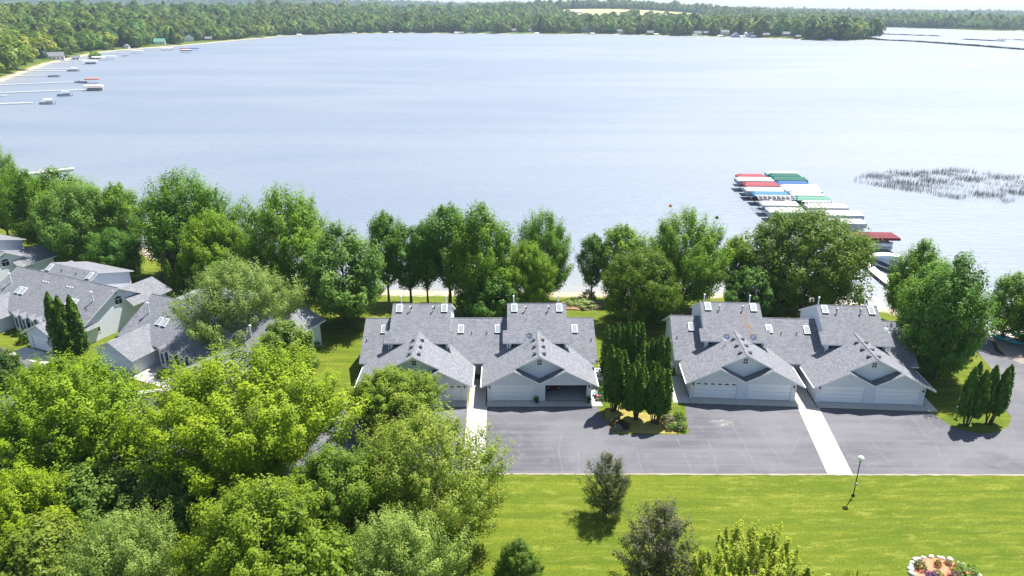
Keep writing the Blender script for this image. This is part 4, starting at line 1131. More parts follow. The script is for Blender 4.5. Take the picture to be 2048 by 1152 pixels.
mod = fo.modifiers.new('scatter', 'NODES'); mod.node_group = ng
# ------------------------------------------------------------------ docks, lifts, boats
WL = -2.0
def dock(label, a, b, w=1.3, z=.62, post=1.0, name='dock', group=None):
    a, b = Vector((*a, 0)), Vector((*b, 0)); d = b-a; L = d.length; yaw = math.atan2(d.y, d.x)
    e = empty(name, (a.x, a.y, WL), yaw, label, 'dock', group)
    n = max(1, round(L/3.2)); s = L/n
    m = MB(); m.box(.02, s-.02, -w/2, w/2, z-.12, z); me = m.mesh('deck_section', MAT['deck'])
    p = MB(); p.tube((0, 0, -2.2), (0, 0, z+.25), .045, n=6); pm = p.mesh('post', MAT['galv'])
    for k in range(n):
        link('deck_section', me, e, (k*s, 0, 0))
        for q in (-1, 1): link('post', pm, e, (k*s+.1, q*(w/2+.06), 0))
    return e

def hull_mesh(L, W, H, mats, name):
    b = MB(); N = 9; secs = []
    for i in range(N):
        t = i/(N-1); w = W/2*(1-(max(0, t-.45)/.55)**2.2*.96); x = -L/2+L*t; k = .35*H*max(0, t-.5)**1.5
        secs.append([(x, -w, H+k*.4), (x, -w*.86, H*.35+k), (x, 0, 0+k*1.4), (x, w*.86, H*.35+k), (x, w, H+k*.4)])
    for i in range(N-1):
        for j in range(4): b.poly([secs[i][j], secs[i+1][j], secs[i+1][j+1], secs[i][j+1]], 0)
        b.poly([secs[i][4], secs[i+1][4], secs[i+1][0], secs[i][0]], 1)
    b.poly(list(reversed(secs[0])), 0)
    return b.mesh(name, mats)
def outboard(parent, x, z=.6):
    b = MB(); b.box(x-.38, x-.02, -.2, .2, z+.15, z+.6); b.box(x-.26, x-.12, -.08, .08, z-.7, z+.15); b.box(x-.42, x-.1, -.05, .05, z-.78, z-.66)
    b.build('outboard_motor', MAT['black'], parent)
def motorboat(label, x, y, yaw, z, color='c_white', deck='c_grey', L=6.0, group=None, name='motorboat'):
    e = empty(name, (x, y, WL+z), yaw, label, 'boat', group)
    h = link('hull', hull_mesh(L, 2.3, .95, [MAT[color], MAT[deck]], 'hull'), e)
    s = MB(); s.prism([(L*.08, -.8, .95), (L*.08, .8, .95), (L*.0, .75, 1.4), (L*.0, -.75, 1.4)], (.04, 0, .02)); s.build('windscreen', MAT['glass'], e)
    s = MB()
    for q in (-1, 1): s.box(-.9, -.3, q*.5-.25, q*.5+.25, .9, 1.25)
    s.build('seat', MAT[color], e); outboard(e, -L/2, .5)
    return e
def pontoon(label, x, y, yaw, z=.0, L=7.0, top='c_grey', fence='c_grey', group=None):
    e = empty('pontoon_boat', (x, y, WL+z), yaw, label, 'boat', group)
    for q in (-1, 1):
        b = MB(); b.tube((-L/2, q*.85, .15), (L/2-.7, q*.85, .15), .32, n=10); b.tube((L/2-.7, q*.85, .15), (L/2, q*.85, .3), .32, .06, n=10); b.build('float', MAT['galv'], e, True)
    b = MB(); b.box(-L/2, L/2-.5, -1.2, 1.2, .48, .58); b.build('deck', MAT['deck'], e)
    f = MB(); l0, l1 = -L/2+.15, L/2-.8
    f.box(l0, l1, -1.18, -1.14, .6, 1.2); f.box(l0, l1, 1.14, 1.18, .6, 1.2); f.box(l1, l1+.04, -1.18, 1.18, .6, 1.2); f.box(l0-.04, l0, -1.18, .2, .6, 1.2); f.build('fence_panel', MAT[fence], e)
    s = MB(); s.box(l0+.1, l0+1.6, .3, 1.1, .6, 1.05); s.box(l1-1.8, l1-.1, -1.1, -.5, .6, 1.05); s.box(l1-1.8, l1-.1, .5, 1.1, .6, 1.05); s.build('seat', MAT['c_white'], e)
    if top:
        t = MB()
        for i in range(6):
            a0, a1 = -1.2+i*.4, -1.2+(i+1)*.4; zz = lambda a: 2.45+.12*(1-(a/1.2)**2)
            t.poly([(-L*.42, a0, zz(a0)), (L*.12, a0, zz(a0)), (L*.12, a1, zz(a1)), (-L*.42, a1, zz(a1))]); t.poly([(-L*.42, a1, zz(a1)-.05), (L*.12, a1, zz(a1)-.05), (L*.12, a0, zz(a0)-.05), (-L*.42, a0, zz(a0)-.05)])
        bt = t.build('bimini_top', MAT[top], e)
        p = MB()
        for q in (-1, 1):
            p.tube((-L*.15, q*1.15, 1.2), (-L*.40, q*1.15, 2.45), .03, n=5); p.tube((-L*.15, q*1.15, 1.2), (L*.10, q*1.15, 2.45), .03, n=5)
        p.build('top_frame', MAT['galv'], bt)
    outboard(e, -L/2, .5)
    return e
def lift(label, x, y, yaw, L=8.5, W=3.5, color='c_white', valance=None, open_=False, z=3.0, group=None, round_=False):
    e = empty('boat_lift', (x, y, WL), yaw, label, 'boat lift', group)
    f = MB()
    for sx in (-.34, .34):
        for sy in (-1, 1): f.tube((sx*L, sy*W*.46, -1.8), (sx*L, sy*W*.46, z-.3), .06, n=6)
    for sy in (-1, 1): f.tube((-.48*L, sy*W*.46, z-.32), (.48*L, sy*W*.46, z-.32), .045, n=5)
    for sx in (-.34, .34): f.tube((sx*L, -W*.46, .2), (sx*L, W*.46, .2), .07, n=5)
    f.build('lift_frame', MAT['galv'], e)
    r = MB(); nr = 9
    if open_:
        for k in range(nr):
            xx = -.48*L+.96*L*k/(nr-1)
            for sy in (-1, 1): r.tube((xx, sy*W*.48, z-.3), (xx, 0, z+.25), .05, n=5)
        for sy in (-1, -.5, 0, .5, 1): r.tube((-.48*L, sy*W*.48, z-.3+.55*(1-abs(sy))), (.48*L, sy*W*.48, z-.3+.55*(1-abs(sy))), .05, n=5)
        r.build('canopy_rafter', MAT['c_white'], e)
    else:
        ins = .55 if not round_ else .9
        va = .95 if valance else .5
        prof = [(-W/2, z-.3-va), (-W/2, z-.3), (-W*.24, z+.12), (0, z+.34), (W*.24, z+.12), (W/2, z-.3), (W/2, z-.3-va)]
        for i in range(6):
            (y0, z0), (y1, z1) = prof[i], prof[i+1]
            v = 1 if i in (0, 5) else 0
            x0 = L/2 if i in (0, 5) else L/2
            k0 = ins*(0 if z0 < z-.2 else (z0-z+.3)/.54); k1 = ins*(0 if z1 < z-.2 else (z1-z+.3)/.54)
            r.poly([(L/2-k0, y0, z0), (L/2-k1, y1, z1), (-L/2+k1, y1, z1), (-L/2+k0, y0, z0)], v)
        for q in (-1, 1):
            pts = [(q*(L/2-ins*max(0, (zz-z+.3)/.54)), yy, zz) for yy, zz in prof[1:-1]]
            r.poly(pts if q < 0 else pts[::-1], 0)
            pv = [(q*L/2, -W/2, z-.3-va), (q*L/2, -W/2, z-.3), (q*L/2, W/2, z-.3), (q*L/2, W/2, z-.3-va)]
            r.poly(pv if q < 0 else pv[::-1], 1)
        r.build('canopy', [MAT[color], MAT[valance or color]], e)
    return e

dx = lambda y: 65.6+.050*(y-108)
LY = -.05
dock('long white dock running out between the two rows of boat lifts', (65.2, 104.5), (dx(196), 196), 1.7)
LG = 'covered boat lifts along the long dock'  # grey and dark green valances: shade of the canopy sides put into their colour
lifts = [('rounded red canopy at the far end of the left lift row',-1,65.4,192.3,7.6,3.2,'c_red',None,0),('white canopy behind the far red one in the left lift row',-1,64.6,186.8,9.6,4.0,'c_canvas','c_grey',0),('flat red canopy third from the far end of the left lift row',-1,64.7,181.8,8.9,3.6,'c_red',None,0),('white canopy with shade painted grey side next to the flat red one',-1,64.1,177.2,9.7,3.9,'c_canvas','c_grey',0),
 ('light blue canopy in the left lift row',-1,63.9,172.2,8.8,3.7,'c_sky',None,0),('bare white canopy frame without a cover in the left lift row',-1,63.4,167.3,9.0,3.6,'c_canvas',None,1),('plain white canopy second from shore in the left lift row',-1,62.7,162.4,8.6,3.7,'c_canvas',None,0),('wide white canopy with shade painted lilac grey side nearest shore in the left lift row',-1,62.4,157.2,8.4,4.2,'c_canvas','c_grey',0),
 ('white canopy with shade painted grey side at the far end of the right lift row',1,75.2,195.6,8.8,3.2,'c_canvas','c_grey',0),('green canopy farther of the two green ones at the far right',1,74.4,191.7,8.2,3.0,'c_green',None,0),('long green canopy beside the blue one in the right lift row',1,74.3,188.0,9.2,3.2,'c_green','c_shadegreen',0),('royal blue canopy in the right lift row',1,73.7,184.0,8.4,3.0,'c_blue',None,0),
 ('white canopy just in front of the royal blue one',1,74.1,179.7,9.6,3.2,'c_canvas',None,0),('white canopy with broad shade painted grey side in the middle of the right lift row',1,73.0,175.2,9.0,3.6,'c_canvas','c_grey',0),('white canopy beside the pale green one in the right lift row',1,72.6,171.4,7.8,3.0,'c_canvas',None,0),('pale green canopy with shade painted dark green side in the right lift row',1,72.6,167.5,8.2,3.4,'c_fgreen','c_shadegreen',0),
 ('bare white canopy frame without a cover in the right lift row',1,72.2,163.2,7.0,3.2,'c_canvas',None,1),('long white canopy next to the bare frame in the right lift row',1,72.4,159.2,9.2,3.3,'c_canvas',None,0),('largest white canopy above the huge round tree',1,72.9,154.0,10.0,4.3,'c_canvas','c_grey',0),('white canopy with an outboard boat showing beneath it',1,72.2,147.9,7.4,3.6,'c_canvas','c_grey',0),
 ('long maroon canopy over a pontoon boat',1,71.9,135.6,9.4,3.8,'c_maroon',None,0)]
BL = ['boat shaded by '+q for q in ('the rounded red canopy','the white canopy behind the rounded red one','the flat red canopy','the white canopy next to the flat red one','the light blue canopy','the bare frame of the left lift row','the plain white left canopy second from shore','the wide left canopy nearest shore','the farthest right hand white canopy','the farther green canopy','the long green canopy','the royal blue canopy','the white canopy before the royal blue one','the middle canopy with broad shade painted grey side','the white canopy beside the pale green one','the pale green canopy','the bare frame of the right lift row','the long white canopy next to the bare frame','the largest white canopy')]
for i, (lb, s, x, y, L, W, c, v, op) in enumerate(lifts):
    rd = 'ounded' in lb or 'maroon' in lb
    lift(lb, x, y, LY, L, W*.97, c, v, bool(op), (2.7, 3.0, 2.8, 2.6)[i % 4] if i != 20 else 3.3, LG, rd)
    yw = LY+math.pi if s > 0 else LY
    cc = ['c_white', 'c_navy', 'c_grey', 'c_bluegrey', 'c_maroon'][i % 5]
    if i == 20: pontoon('maroon and white pontoon boat under the long maroon canopy', x-.2, y, yw, .5, 8.0, None, 'c_white')
    elif i == 19: motorboat('white outboard boat showing under the white canopy', x+.2, y, yw, .35, 'c_white', 'c_bluegrey', 6.4)
    else: motorboat(BL[i], x, y, yw, .7, cc, 'c_navy', min(L-1.5, 6.6), 'boats hanging in the covered lifts')
def covered_boat(label, x, y, yaw, col, L=6.0):
    e = empty('covered_boat', (x, y, WL+.25), yaw, label, 'boat')
    link('hull', hull_mesh(L, 2.3, .8, [MAT['c_white'], MAT['c_grey']], 'hull'), e)
    b = MB(); N = 9; S_ = []
    for i in range(N):
        t = i/(N-1); w = 1.2*(1-(max(0, t-.45)/.55)**2.2*.94); x_ = -L/2+L*t; h = .85+.75*math.sin(math.pi*min(1, t*.9+.12))
        S_.append([(x_, -w, .62), (x_, -w*.85, .62+(h-.62)*.7), (x_, 0, h), (x_, w*.85, .62+(h-.62)*.7), (x_, w, .62)])
    for i in range(N-1):
        for j in range(4): b.poly([S_[i][j], S_[i+1][j], S_[i+1][j+1], S_[i][j+1]])
    b.poly(list(reversed(S_[0]))); b.build('boat_cover', MAT[col], e, True)
covered_boat('boat under a white cover beside the dock ramp', 70.6, 128.3, LY+math.pi, 'c_white', 6.4)
covered_boat('boat under a dark navy cover beside the dock ramp', 69.3, 124.6, LY+math.pi*.62, 'c_navy', 6.2)
motorboat('turquoise boat half hidden by the tree next to the navy covered boat', 72.4, 122.6, LY+math.pi, .2, 'c_teal', 'c_white', 5.6)
dock('thin grey dock above the left lakeside trees', (-150, 197), (-131.5, 211.6), 1.6)
b = empty('pump_box', (-138.2, 206.6, WL+.62), .6, 'small white box on the thin grey dock', 'box'); m = MB(); m.box(-.5, .5, -.35, .35, 0, .5); m.build('body', MAT['white'], b); m = MB(); m.box(-.55, .55, -.4, .4, .5, .56); m.build('lid', MAT['grey'], b)
# left shore docks
for lb, a, b in [('nearest white dock at the left edge of the lake',(-321,346),(-244.9,372.4)),('short dock stub at the left edge of the lake',(-329,390),(-280.1,405.7)),('long dock with a tan covered lift at its end',(-333,402),(-254,435.3)),('long dock with a red covered lift at its end',(-338,456),(-280.7,486.5)),('dock of the second pontoon boat along the left shore',(-364,527.3),(-331,534)),
 ('white dock of the grey topped pontoon boat on the left shore',(-373,574),(-347,574.3)),('dock just beyond the grey topped pontoon boat',(-383,592),(-355.2,592)),('dock of the white covered lift near the boathouse',(-408,658.5),(-378,656)),('dock beyond the white boathouse on the left shore',(-417,688),(-395.2,692.2)),('pale dock before the far part of the left shore',(-432,768),(-413.9,757)),('thin far dock with a dark lift on the left shore',(-455,815),(-415,817)),('last long dock of the left shore',(-459,868.6),(-410,872))]:
    dock(lb, a, b, 1.5, group='docks along the left shore')
sh = lambda lb, x, y, **k: lift(lb, x, y, .12, group='lifts on the left shore', **k)
pontoon('grey topped pontoon boat on the left shore', -340.5, 574.5, math.pi+.1, .1, 9.5, 'c_white', 'c_grey'); pontoon('open pontoon boat at the second dock of the left shore', -326, 525.5, math.pi+.1, .1, 8.5, None, 'c_grey')
motorboat('grey fishing boat left of the red covered lift', -281.8, 480.5, math.pi, .1, 'c_grey', 'c_navy', 8.0); sh('brick red canopy at the end of the second long left dock', -273.6, 480.5, L=8.5, W=4, color='c_brick')
sh('tan canopy at the end of the long left dock', -247.6, 434.5, L=10.5, W=4.2, color='c_tan'); pontoon('pontoon boat under the tan canopy', -247.6, 434.5, math.pi+.1, .2, 8.5, None, 'c_brown'); pontoon('pontoon boat in front of the dock with the tan lift', -248.6, 406.2, math.pi+.1, .1, 8.0, 'c_grey', 'c_bluegrey')
pontoon('pontoon boat at the end of the nearest left dock', -236.2, 370, math.pi+.1, .1, 7.6, 'c_white', 'c_grey'); sh('white canopy on the lift before the boathouse', -370.5, 653, L=11, W=4.5, color='c_white'); pontoon('pontoon boat under the white canopy before the boathouse', -370.5, 653, math.pi+.1, .1, 9, None, 'c_grey')
sh('pair of pale canopies on the left shore, nearer one', -392, 706, L=11, W=4.5, color='c_white'); sh('pair of pale canopies on the left shore, farther one', -386, 716, L=10, W=4.5, color='c_grey'); motorboat('small white boat floating beyond the pale canopies', -396, 764, .3, .1, 'c_white', 'c_grey', 6)
sh('dark lift with a pale roof far along the left shore', -409.5, 817, L=11, W=5, color='c_grey'); sh('long pale lift at the last left dock', -401, 869, L=13, W=5, color='c_white', valance='c_navy'); sh('blue canopy standing alone in the water far left', -363, 834, L=11, W=5, color='c_grey', valance='c_navy'); sh('red canopy beside the blue one far left', -376, 858, L=9, W=5, color='c_red'); sh('blue canopy behind the lone one far left', -368, 866, L=10, W=5, color='c_blue')
for i, (x, y, c, lb) in enumerate([(-315,1440,'c_blue','blue canopy at the foot of the far woods'),(-303,1452,'c_tan','tan canopy at the foot of the far woods'),(-240,1495,'c_white','white canopy at the far bend of the lake'),(-108,1465,'c_white','left one of two white lifts before the pale blue cottage'),(-98,1465,'c_tan','right one of two lifts before the pale blue cottage'),(47,1430,'c_white','white lift before the middle far cottages'),(150,1408,'c_white','white lift below the barn field'),(262,1370,'c_white','white lift left of the steep white gable'),
   (318,1312,'c_grey','grey lift right of the steep white gable'),(355,1285,'c_white','white lift before the tan cottage'),(386,1262,'c_white','white lift right of the tan cottage'),(403,1258,'c_bluegrey','grey blue lift near the point'),(470,1112,'c_blue','bright blue canopy near the wooded point'),(-380,1345,'c_white','white lift at the low far left beach'),(-398,1290,'c_grey','grey lift at the low far left beach')]):
    lift(lb, x, y, .1, 9.0, 4.5, c, None, False, 3.2, 'small lifts along the far shore')

# ------------------------------------------------------------------ far cottages
def cottage(label, x, y, w=11, d=8, h=3.2, wall='c_cottage', roof='shingle', yaw=0.0, gable=False):
    z = float(terrain(x, y)); e = empty('cottage', (x, y, z), yaw, label, 'house', None)
    b = MB(); b.box(-w/2, w/2, -d/2, d/2, -1.5, h); rh = (w if gable else d)*.36
    if gable:
        for q in (-1, 1): b.prism([(-w/2, q*d/2, h), (w/2, q*d/2, h), (0, q*d/2, h+rh)], (0, -q*.1, 0))
    else:
        for q in (-1, 1): b.prism([(q*w/2, -d/2, h), (q*w/2, d/2, h), (q*w/2, 0, h+rh)], (-q*.1, 0, 0))
    b.build('wall', MAT[wall], e); r = MB(); o = .5
    if gable:
        for q in (-1, 1):
            p = [(0, -d/2-o, h+rh+.15), (q*(w/2+o), -d/2-o, h-.2), (q*(w/2+o), d/2+o, h-.2), (0, d/2+o, h+rh+.15)]; r.slab(p if q > 0 else p[::-1], .2, 0, 0)
    else:
        for q in (-1, 1):
            p = [(-w/2-o, 0, h+rh+.15), (w/2+o, 0, h+rh+.15), (w/2+o, q*(d/2+o), h-.2), (-w/2-o, q*(d/2+o), h-.2)]; r.slab(p if q < 0 else p[::-1], .2, 0, 0)
    r.build('roof', MAT[roof], e)
    n = max(2, int(w/3.2)); wb = MB()
    wb.box(-.6, .6, -.04, .0, .9, 2.3); wm = wb.mesh('window', MAT['glass'])
    for k in range(n): link('window', wm, e, (-w/2+w*(k+.5)/n, -d/2-.02, 0))
    dm = MB(); dm.box(w/2, w/2+.05, -.5, .5, 0, 2.1); dm.build('door', MAT['c_brown'], e)
    return e
CG = [('white boathouse with a grey hipped roof beside the blue spruce',-428,700,13,9,3.4,'c_white','shingle',.5,0),('small white shed right of the white boathouse',-417,712,6,5,2.4,'c_white','shingle',.4,0),('cottage with a pale teal roof on the left shore',-462,985,13,10,3.4,'c_white','c_fgreen',.3,0),('white garage standing at the left beach',-463,900,6,6,2.6,'c_white','shingle',.2,1),('white gabled house among the left shore trees',-462,1075,13,10,4.5,'c_white','shingle',.4,1),
 ('large white two storey house at the end of the left shore',-445,1330,20,11,6.5,'c_white','shingle',.2,0),('small red cottage on the left shore',-446,1105,9,7,2.8,'c_brick','shingle',.3,0),('pale blue cottage on the far shore',-81,1512,16,11,6,'c_bluegrey','shingle',.1,1),('beige cottage right of the pale blue one on the far shore',-40,1546,14,10,4.5,'c_cottage','shingle',.1,0),('low grey cottage on the far shore left of the barn field',6,1512,13,9,3.4,'c_grey','shingle',0,0),('white low cottage below the left end of the field',38,1512,13,9,3.4,'c_white','shingle',0,0),
 ('tan cottage below the barn on the far shore',107,1546,12,9,3.6,'c_tan','shingle',.1,0),('blue grey house below the field',147,1481,16,10,5.5,'c_bluegrey','shingle',.1,1),('white cottage under the tall far trees',208,1450,12,9,3.4,'c_white','shingle',.1,0),('brown cottage left of the steep white gable',255,1393,12,9,3.4,'c_brown','shingle',.1,0),('steep white gabled house on the far shore',307,1450,13,10,6.5,'c_white','c_grey',.5,1),('white cottage right of the steep gable',330,1342,13,9,3.4,'c_white','shingle',.1,0),('navy blue cottage near the tan one',346,1345,10,8,3.4,'c_navy','shingle',.1,0),
 ('tan two storey cottage on the far shore',371,1316,14,10,5.5,'c_tan','shingle',.1,0),('grey cottage with a dark front right of the tan one',381,1282,14,9,3.6,'c_grey','shingle',.1,1),('white cottage with pale roof nearer the point',404,1288,13,9,3.6,'c_white','c_grey',.1,0),('brick cottage nearer the point',425,1262,11,8,3.4,'c_brick','shingle',.1,0),('blue grey long house before the wooded point',462,1268,20,10,4,'c_bluegrey','shingle',.1,0),('red brown boathouse on the lawn before the point',458,1206,8,6,2.8,'c_brick','shingle',.1,0),
 ('white barn on the field hill',142,2300,22,12,5,'c_white','c_grey',.2,0),('long white barn right of the first on the field hill',206,2430,36,12,4,'c_white','c_white',.1,0)]
for lb, x, y, w, d, h, wl, rf, yw, gb in CG: cottage(lb, x, y, w, d, h, wl, rf, yw, bool(gb))
for lb, x, y, s, k, c, nm in [('bright yellow green round tree on the left beach beside the white boathouse',-404,722,.66,0,(.20,.26,.02),'willow_tree'),('blue green spruce beside the white boathouse on the left shore',-433,690,.66,3,(.085,.13,.12),'spruce_tree'),('yellow flowering tree in the woods at the far bend',-300,1530,.9,1,(.5,.42,.02),'broadleaf_tree')]:
    o = link(nm, FAR[k], None, (x, y, float(terrain(x, y))), c); o.scale = (s*1.15, s*1.15, s*.85) if k == 0 else (s, s, s); tag(o, lb, 'tree')
PT = [(500+i*7.5+rw.uniform(-3, 3), 1170+rw.uniform(-14, 26)) for i in range(9)]

# ------------------------------------------------------------------ reeds
def reeds(name, label, poly, n, h, seed, wid=.03):
    rng = np.random.default_rng(seed); P = np.array(poly); lo, hi = P.min(0), P.max(0); out = []
    pts = rng.uniform(lo, hi, (n*9, 2)); ins = np.zeros(len(pts), bool); m = len(P)
    for i in range(m):
        a, b = P[i], P[(i+1) % m]; c = (a[1] > pts[:, 1]) != (b[1] > pts[:, 1])
        with np.errstate(divide='ignore', invalid='ignore'): ins ^= c & (pts[:, 0] < (b[0]-a[0])*(pts[:, 1]-a[1])/(b[1]-a[1])+a[0])
    dens = .5+.5*np.sin(pts[:, 0]*.35+1.3*np.sin(pts[:, 1]*.3))*np.sin(pts[:, 1]*.45+.2*pts[:, 0])
    pts = pts[ins & (rng.uniform(0, 1, len(pts)) < np.clip(dens*1.7-.5, .02, 1))][:n]; N = len(pts)
    H = h*rng.uniform(.5, 1.1, N); lean = rng.normal(0, .12, (N, 2))*H[:, None]; a = rng.uniform(0, 3.14, N); w = np.stack([np.cos(a), np.sin(a)], 1)*wid
    z0 = np.full((N, 1), WL-.2); b0 = np.concatenate([pts-w, z0], 1); b1 = np.concatenate([pts+w, z0], 1); t1 = np.concatenate([pts+lean+w*.3, z0+H[:, None]], 1); t0 = np.concatenate([pts+lean-w*.3, z0+H[:, None]], 1)
    me = np_mesh(name, np.stack([b0, b1, t1, t0], 1).reshape(-1, 3), quads(N), MAT['reed'])
    tag(link(name, me), label, None, None, 'stuff')
MAT['reed'] = plain('reed', (.05, .065, .05), .8, .2, 0, .3, .5)
reeds('reed_bed', 'thin bulrushes standing in the lake right of the boat lifts', [(95,195),(100,203),(112,209),(124,208),(133,212),(143,204),(158,200),(160,176),(146,172),(130,176),(122,171),(112,176),(104,184)], 8000, 1.6, 4, .03)
reeds('reed_strip', 'long thin strip of reeds running right from the wooded point', [(560,1175),(592,1108),(594,1060),(598,985),(602,880),(608,880),(612,985),(606,1065),(600,1112),(572,1180)], 5000, 2.0, 5, .5)
reeds('reed_strip', 'short thin strip of reeds beyond the wooded point', [(690,1470),(752,1330),(764,1330),(706,1475)], 1500, 1.8, 6, .5)
reeds('reed_strip', 'faint reed patch in the water at the upper right', [(712,1190),(724,1120),(736,1120),(722,1192)], 800, 1.6, 7, .5)
reeds('reed_strip', 'faint reed patch at the right edge of the far water', [(765,1190),(785,1155),(845,1090),(850,1095),(795,1165),(772,1195)], 900, 1.6, 8, .5)

# ------------------------------------------------------------------ small things
e = empty('lamp_post', (32.35, 55.47, 0), 0, 'black lamp post with a white globe on the lawn edge', 'lamp post')
b = MB(); b.lathe((0, 0, 0), [(.16, 0), (.16, .08), (.07, .25), (.05, .3)], 10); b.tube((0, 0, .28), (0, 0, 3.9), .045, n=8); b.build('pole', MAT['black'], e, True)
b = MB(); b.lathe((0, 0, 3.88), [(.05, 0), (.13, .03), (.13, .08), (.1, .1)], 10); b.build('collar', MAT['black'], e)
b = MB(); b.lathe((0, 0, 3.97), [(.1, 0), (.2, .05), (.26, .14), (.28, .25), (.26, .36), (.2, .45), (.1, .51), (.02, .53)], 14); b.build('globe', MAT['globe'], e, True)
b = MB(); b.box(-.1, .1, -.12, .0, 1.25, 1.5); b.build('outlet_box', MAT['grey'], e)
e = empty('mailbox', (50.3, 69.4, 0), .3, 'blue grey mailbox on a post beside the right island lawn', 'mailbox')
b = MB(); b.box(-.05, .05, -.05, .05, 0, 1.0); b.build('post', MAT['timber'], e); b = MB(); b.box(-.13, .13, -.24, .24, 1.0, 1.2); b.tube((0, -.24, 1.2), (0, .24, 1.2), .13, n=10); b.build('box', MAT['c_bluegrey'], e); b = MB(); b.box(.13, .15, .0, .04, 1.15, 1.42); b.build('flag', MAT['c_red'], e)
def planter(label, x, y, c=(.07, .14, .03)):
    e = empty('flower_pot', (x, y, .06), 0, label, 'planter'); b = MB(); b.lathe((0, 0, 0), [(.17, 0), (.26, .4), (.28, .42), (.22, .42), (.2, .36)], 12); b.build('pot', MAT['black'], e)
    cm, tm, H, R = VAR['shrub']; o = link('foliage', cm, e, (0, 0, .36), c); o.scale = (.38/R, .38/R, .5/H)
planter('dark potted plant between the garage doors of the middle house', *lp(CEN, CYAW, 6.95, -.45), (.14, .17, .05)); planter('dark potted plant right of the open garage door', *lp(CEN, CYAW, 13.1, -.4))
def ac(label, x, y, yaw=0):
    e = empty('air_conditioner', (x, y, 0), yaw, label, 'air conditioner'); b = MB(); b.box(-.42, .42, -.42, .42, 0, .85); b.build('case', MAT['c_white'], e)
    b = MB(); b.lathe((0, 0, .85), [(.33, 0), (.33, .02)], 14); f = b.build('fan_grille', MAT['dark'], e); b = MB(); b.lathe((0, 0, .87), [(.1, 0), (.1, .02)], 10); b.build('hub', MAT['c_white'], f)
ac('white air conditioner at the right side wall of the middle house', 10.75, 77.6); ac('white air conditioner behind the first at the middle house', 10.8, 79.2)
p = lp(RGT, RYAW, -14.8, 7.0); ac('white air conditioner beside the left wall of the right house', *p, RYAW)
p = row(-9.2, 4.6); ac('white air conditioner in the gap between the left houses', *p, -AR)
e = empty('dish_stand', (*row(-9.0, .6), 0), .0, 'white satellite dish on a pole in the gap between the left houses', 'satellite dish'); dish(e, (0, 0, .8), 3.6, 'white')
# open garage contents
MAT['c_dark'] = plain('dark_red_paint', (.06, .012, .014), .3, .5)
p = lp(CEN, CYAW, 9.0, 3.9)
e = empty('parked_car', (*p, .06), CYAW+.02, 'dark red car in the shade of the open garage', 'car')
def car(e, col):
    b = MB(); prof = [(-2.1, .35), (-2.15, .75), (-1.9, .95), (-1.1, 1.0), (-.6, 1.42), (.8, 1.42), (1.35, .98), (2.05, .9), (2.15, .6), (2.1, .35)]
    b.prism([(-.86, x, z) for x, z in prof], (1.72, 0, 0)); b.build('body', MAT[col], e)
    g = MB(); g.box(-.7, .7, -.98, -.66, 1.05, 1.36); g.build('window', MAT['glass'], e)
    for sx in (-.8, .8):
        for sy in (-1.3, 1.3):
            w = MB(); w.tube((sx-.1, sy, .32), (sx+.1, sy, .32), .32, n=12); wo_ = w.build('wheel', MAT['black'], e); r = MB(); r.tube((sx-.11, sy, .32), (sx+.11, sy, .32), .18, n=10); r.build('rim', MAT['galv'], wo_)
    for sx in (-.65, .65):
        h = MB(); h.box(sx-.18, sx+.18, -2.17, -2.1, .62, .78); h.build('headlight', MAT['skyglass'], e)
car(e, 'c_dark')
# toys and chair by the right wall of the middle house
e = empty('tricycle', (10.05, 73.4, .06), .4, 'pink tricycle on the walk beside the middle house', 'tricycle')
b = MB(); b.tube((0, -.35, .25), (0, .3, .45), .05, n=6); b.tube((0, .3, .2), (0, .3, .8), .04, n=6); b.tube((-.25, .3, .8), (.25, .3, .8), .03, n=6); b.box(-.14, .14, -.3, 0, .45, .55); b.build('frame', MAT['c_pink'], e)
for x, y, r in ((-.25, -.35, .17), (.25, -.35, .17), (0, .32, .22)):
    w = MB(); w.tube((x-.04, y, r), (x+.04, y, r), r, n=12); w.build('wheel', MAT['black'], e)
e = empty('sandbox', (10.2, 74.3, .06), 0, 'turquoise plastic sandbox beside the middle house', 'sandbox'); b = MB(); b.lathe((0, 0, 0), [(.5, 0), (.6, .22), (.55, .22), (.45, .1)], 8); b.build('tub', MAT['c_teal'], e); b = MB(); b.lathe((0, 0, .08), [(.44, 0), (.3, .06), (.02, .09)], 8); b.build('sand', MAT['c_tan'], e)
e = empty('garden_bench', (11.6, 80.3, 0), .3, 'small wooden bench on the shaded grass right of the middle house', 'bench'); b = MB(); b.box(-.6, .6, -.22, .22, .4, .46); b.build('seat', MAT['c_tan'], e); b = MB(); b.box(-.6, .6, .2, .26, .46, .85); b.build('backrest', MAT['c_tan'], e)
for q in (-.5, .5): b = MB(); b.box(q-.04, q+.04, -.2, .22, 0, .4); b.build('leg', MAT['c_tan'], e)
p = row(3.3, 2.4); e = empty('garden_chair', (*p, .06), 2.4, 'white plastic chair on the left house patio', 'chair')
b = MB(); b.box(-.27, .27, -.25, .25, .4, .45); b.build('seat', MAT['white'], e); b = MB(); b.prism([(-.27, .23, .45), (.27, .23, .45), (.24, .33, .95), (-.24, .33, .95)], (0, .04, 0)); b.build('backrest', MAT['white'], e)
for x in (-.24, .24):
    for y in (-.22, .22): b = MB(); b.tube((x, y, 0), (x, y, .42), .025, n=6); b.build('leg', MAT['white'], e)
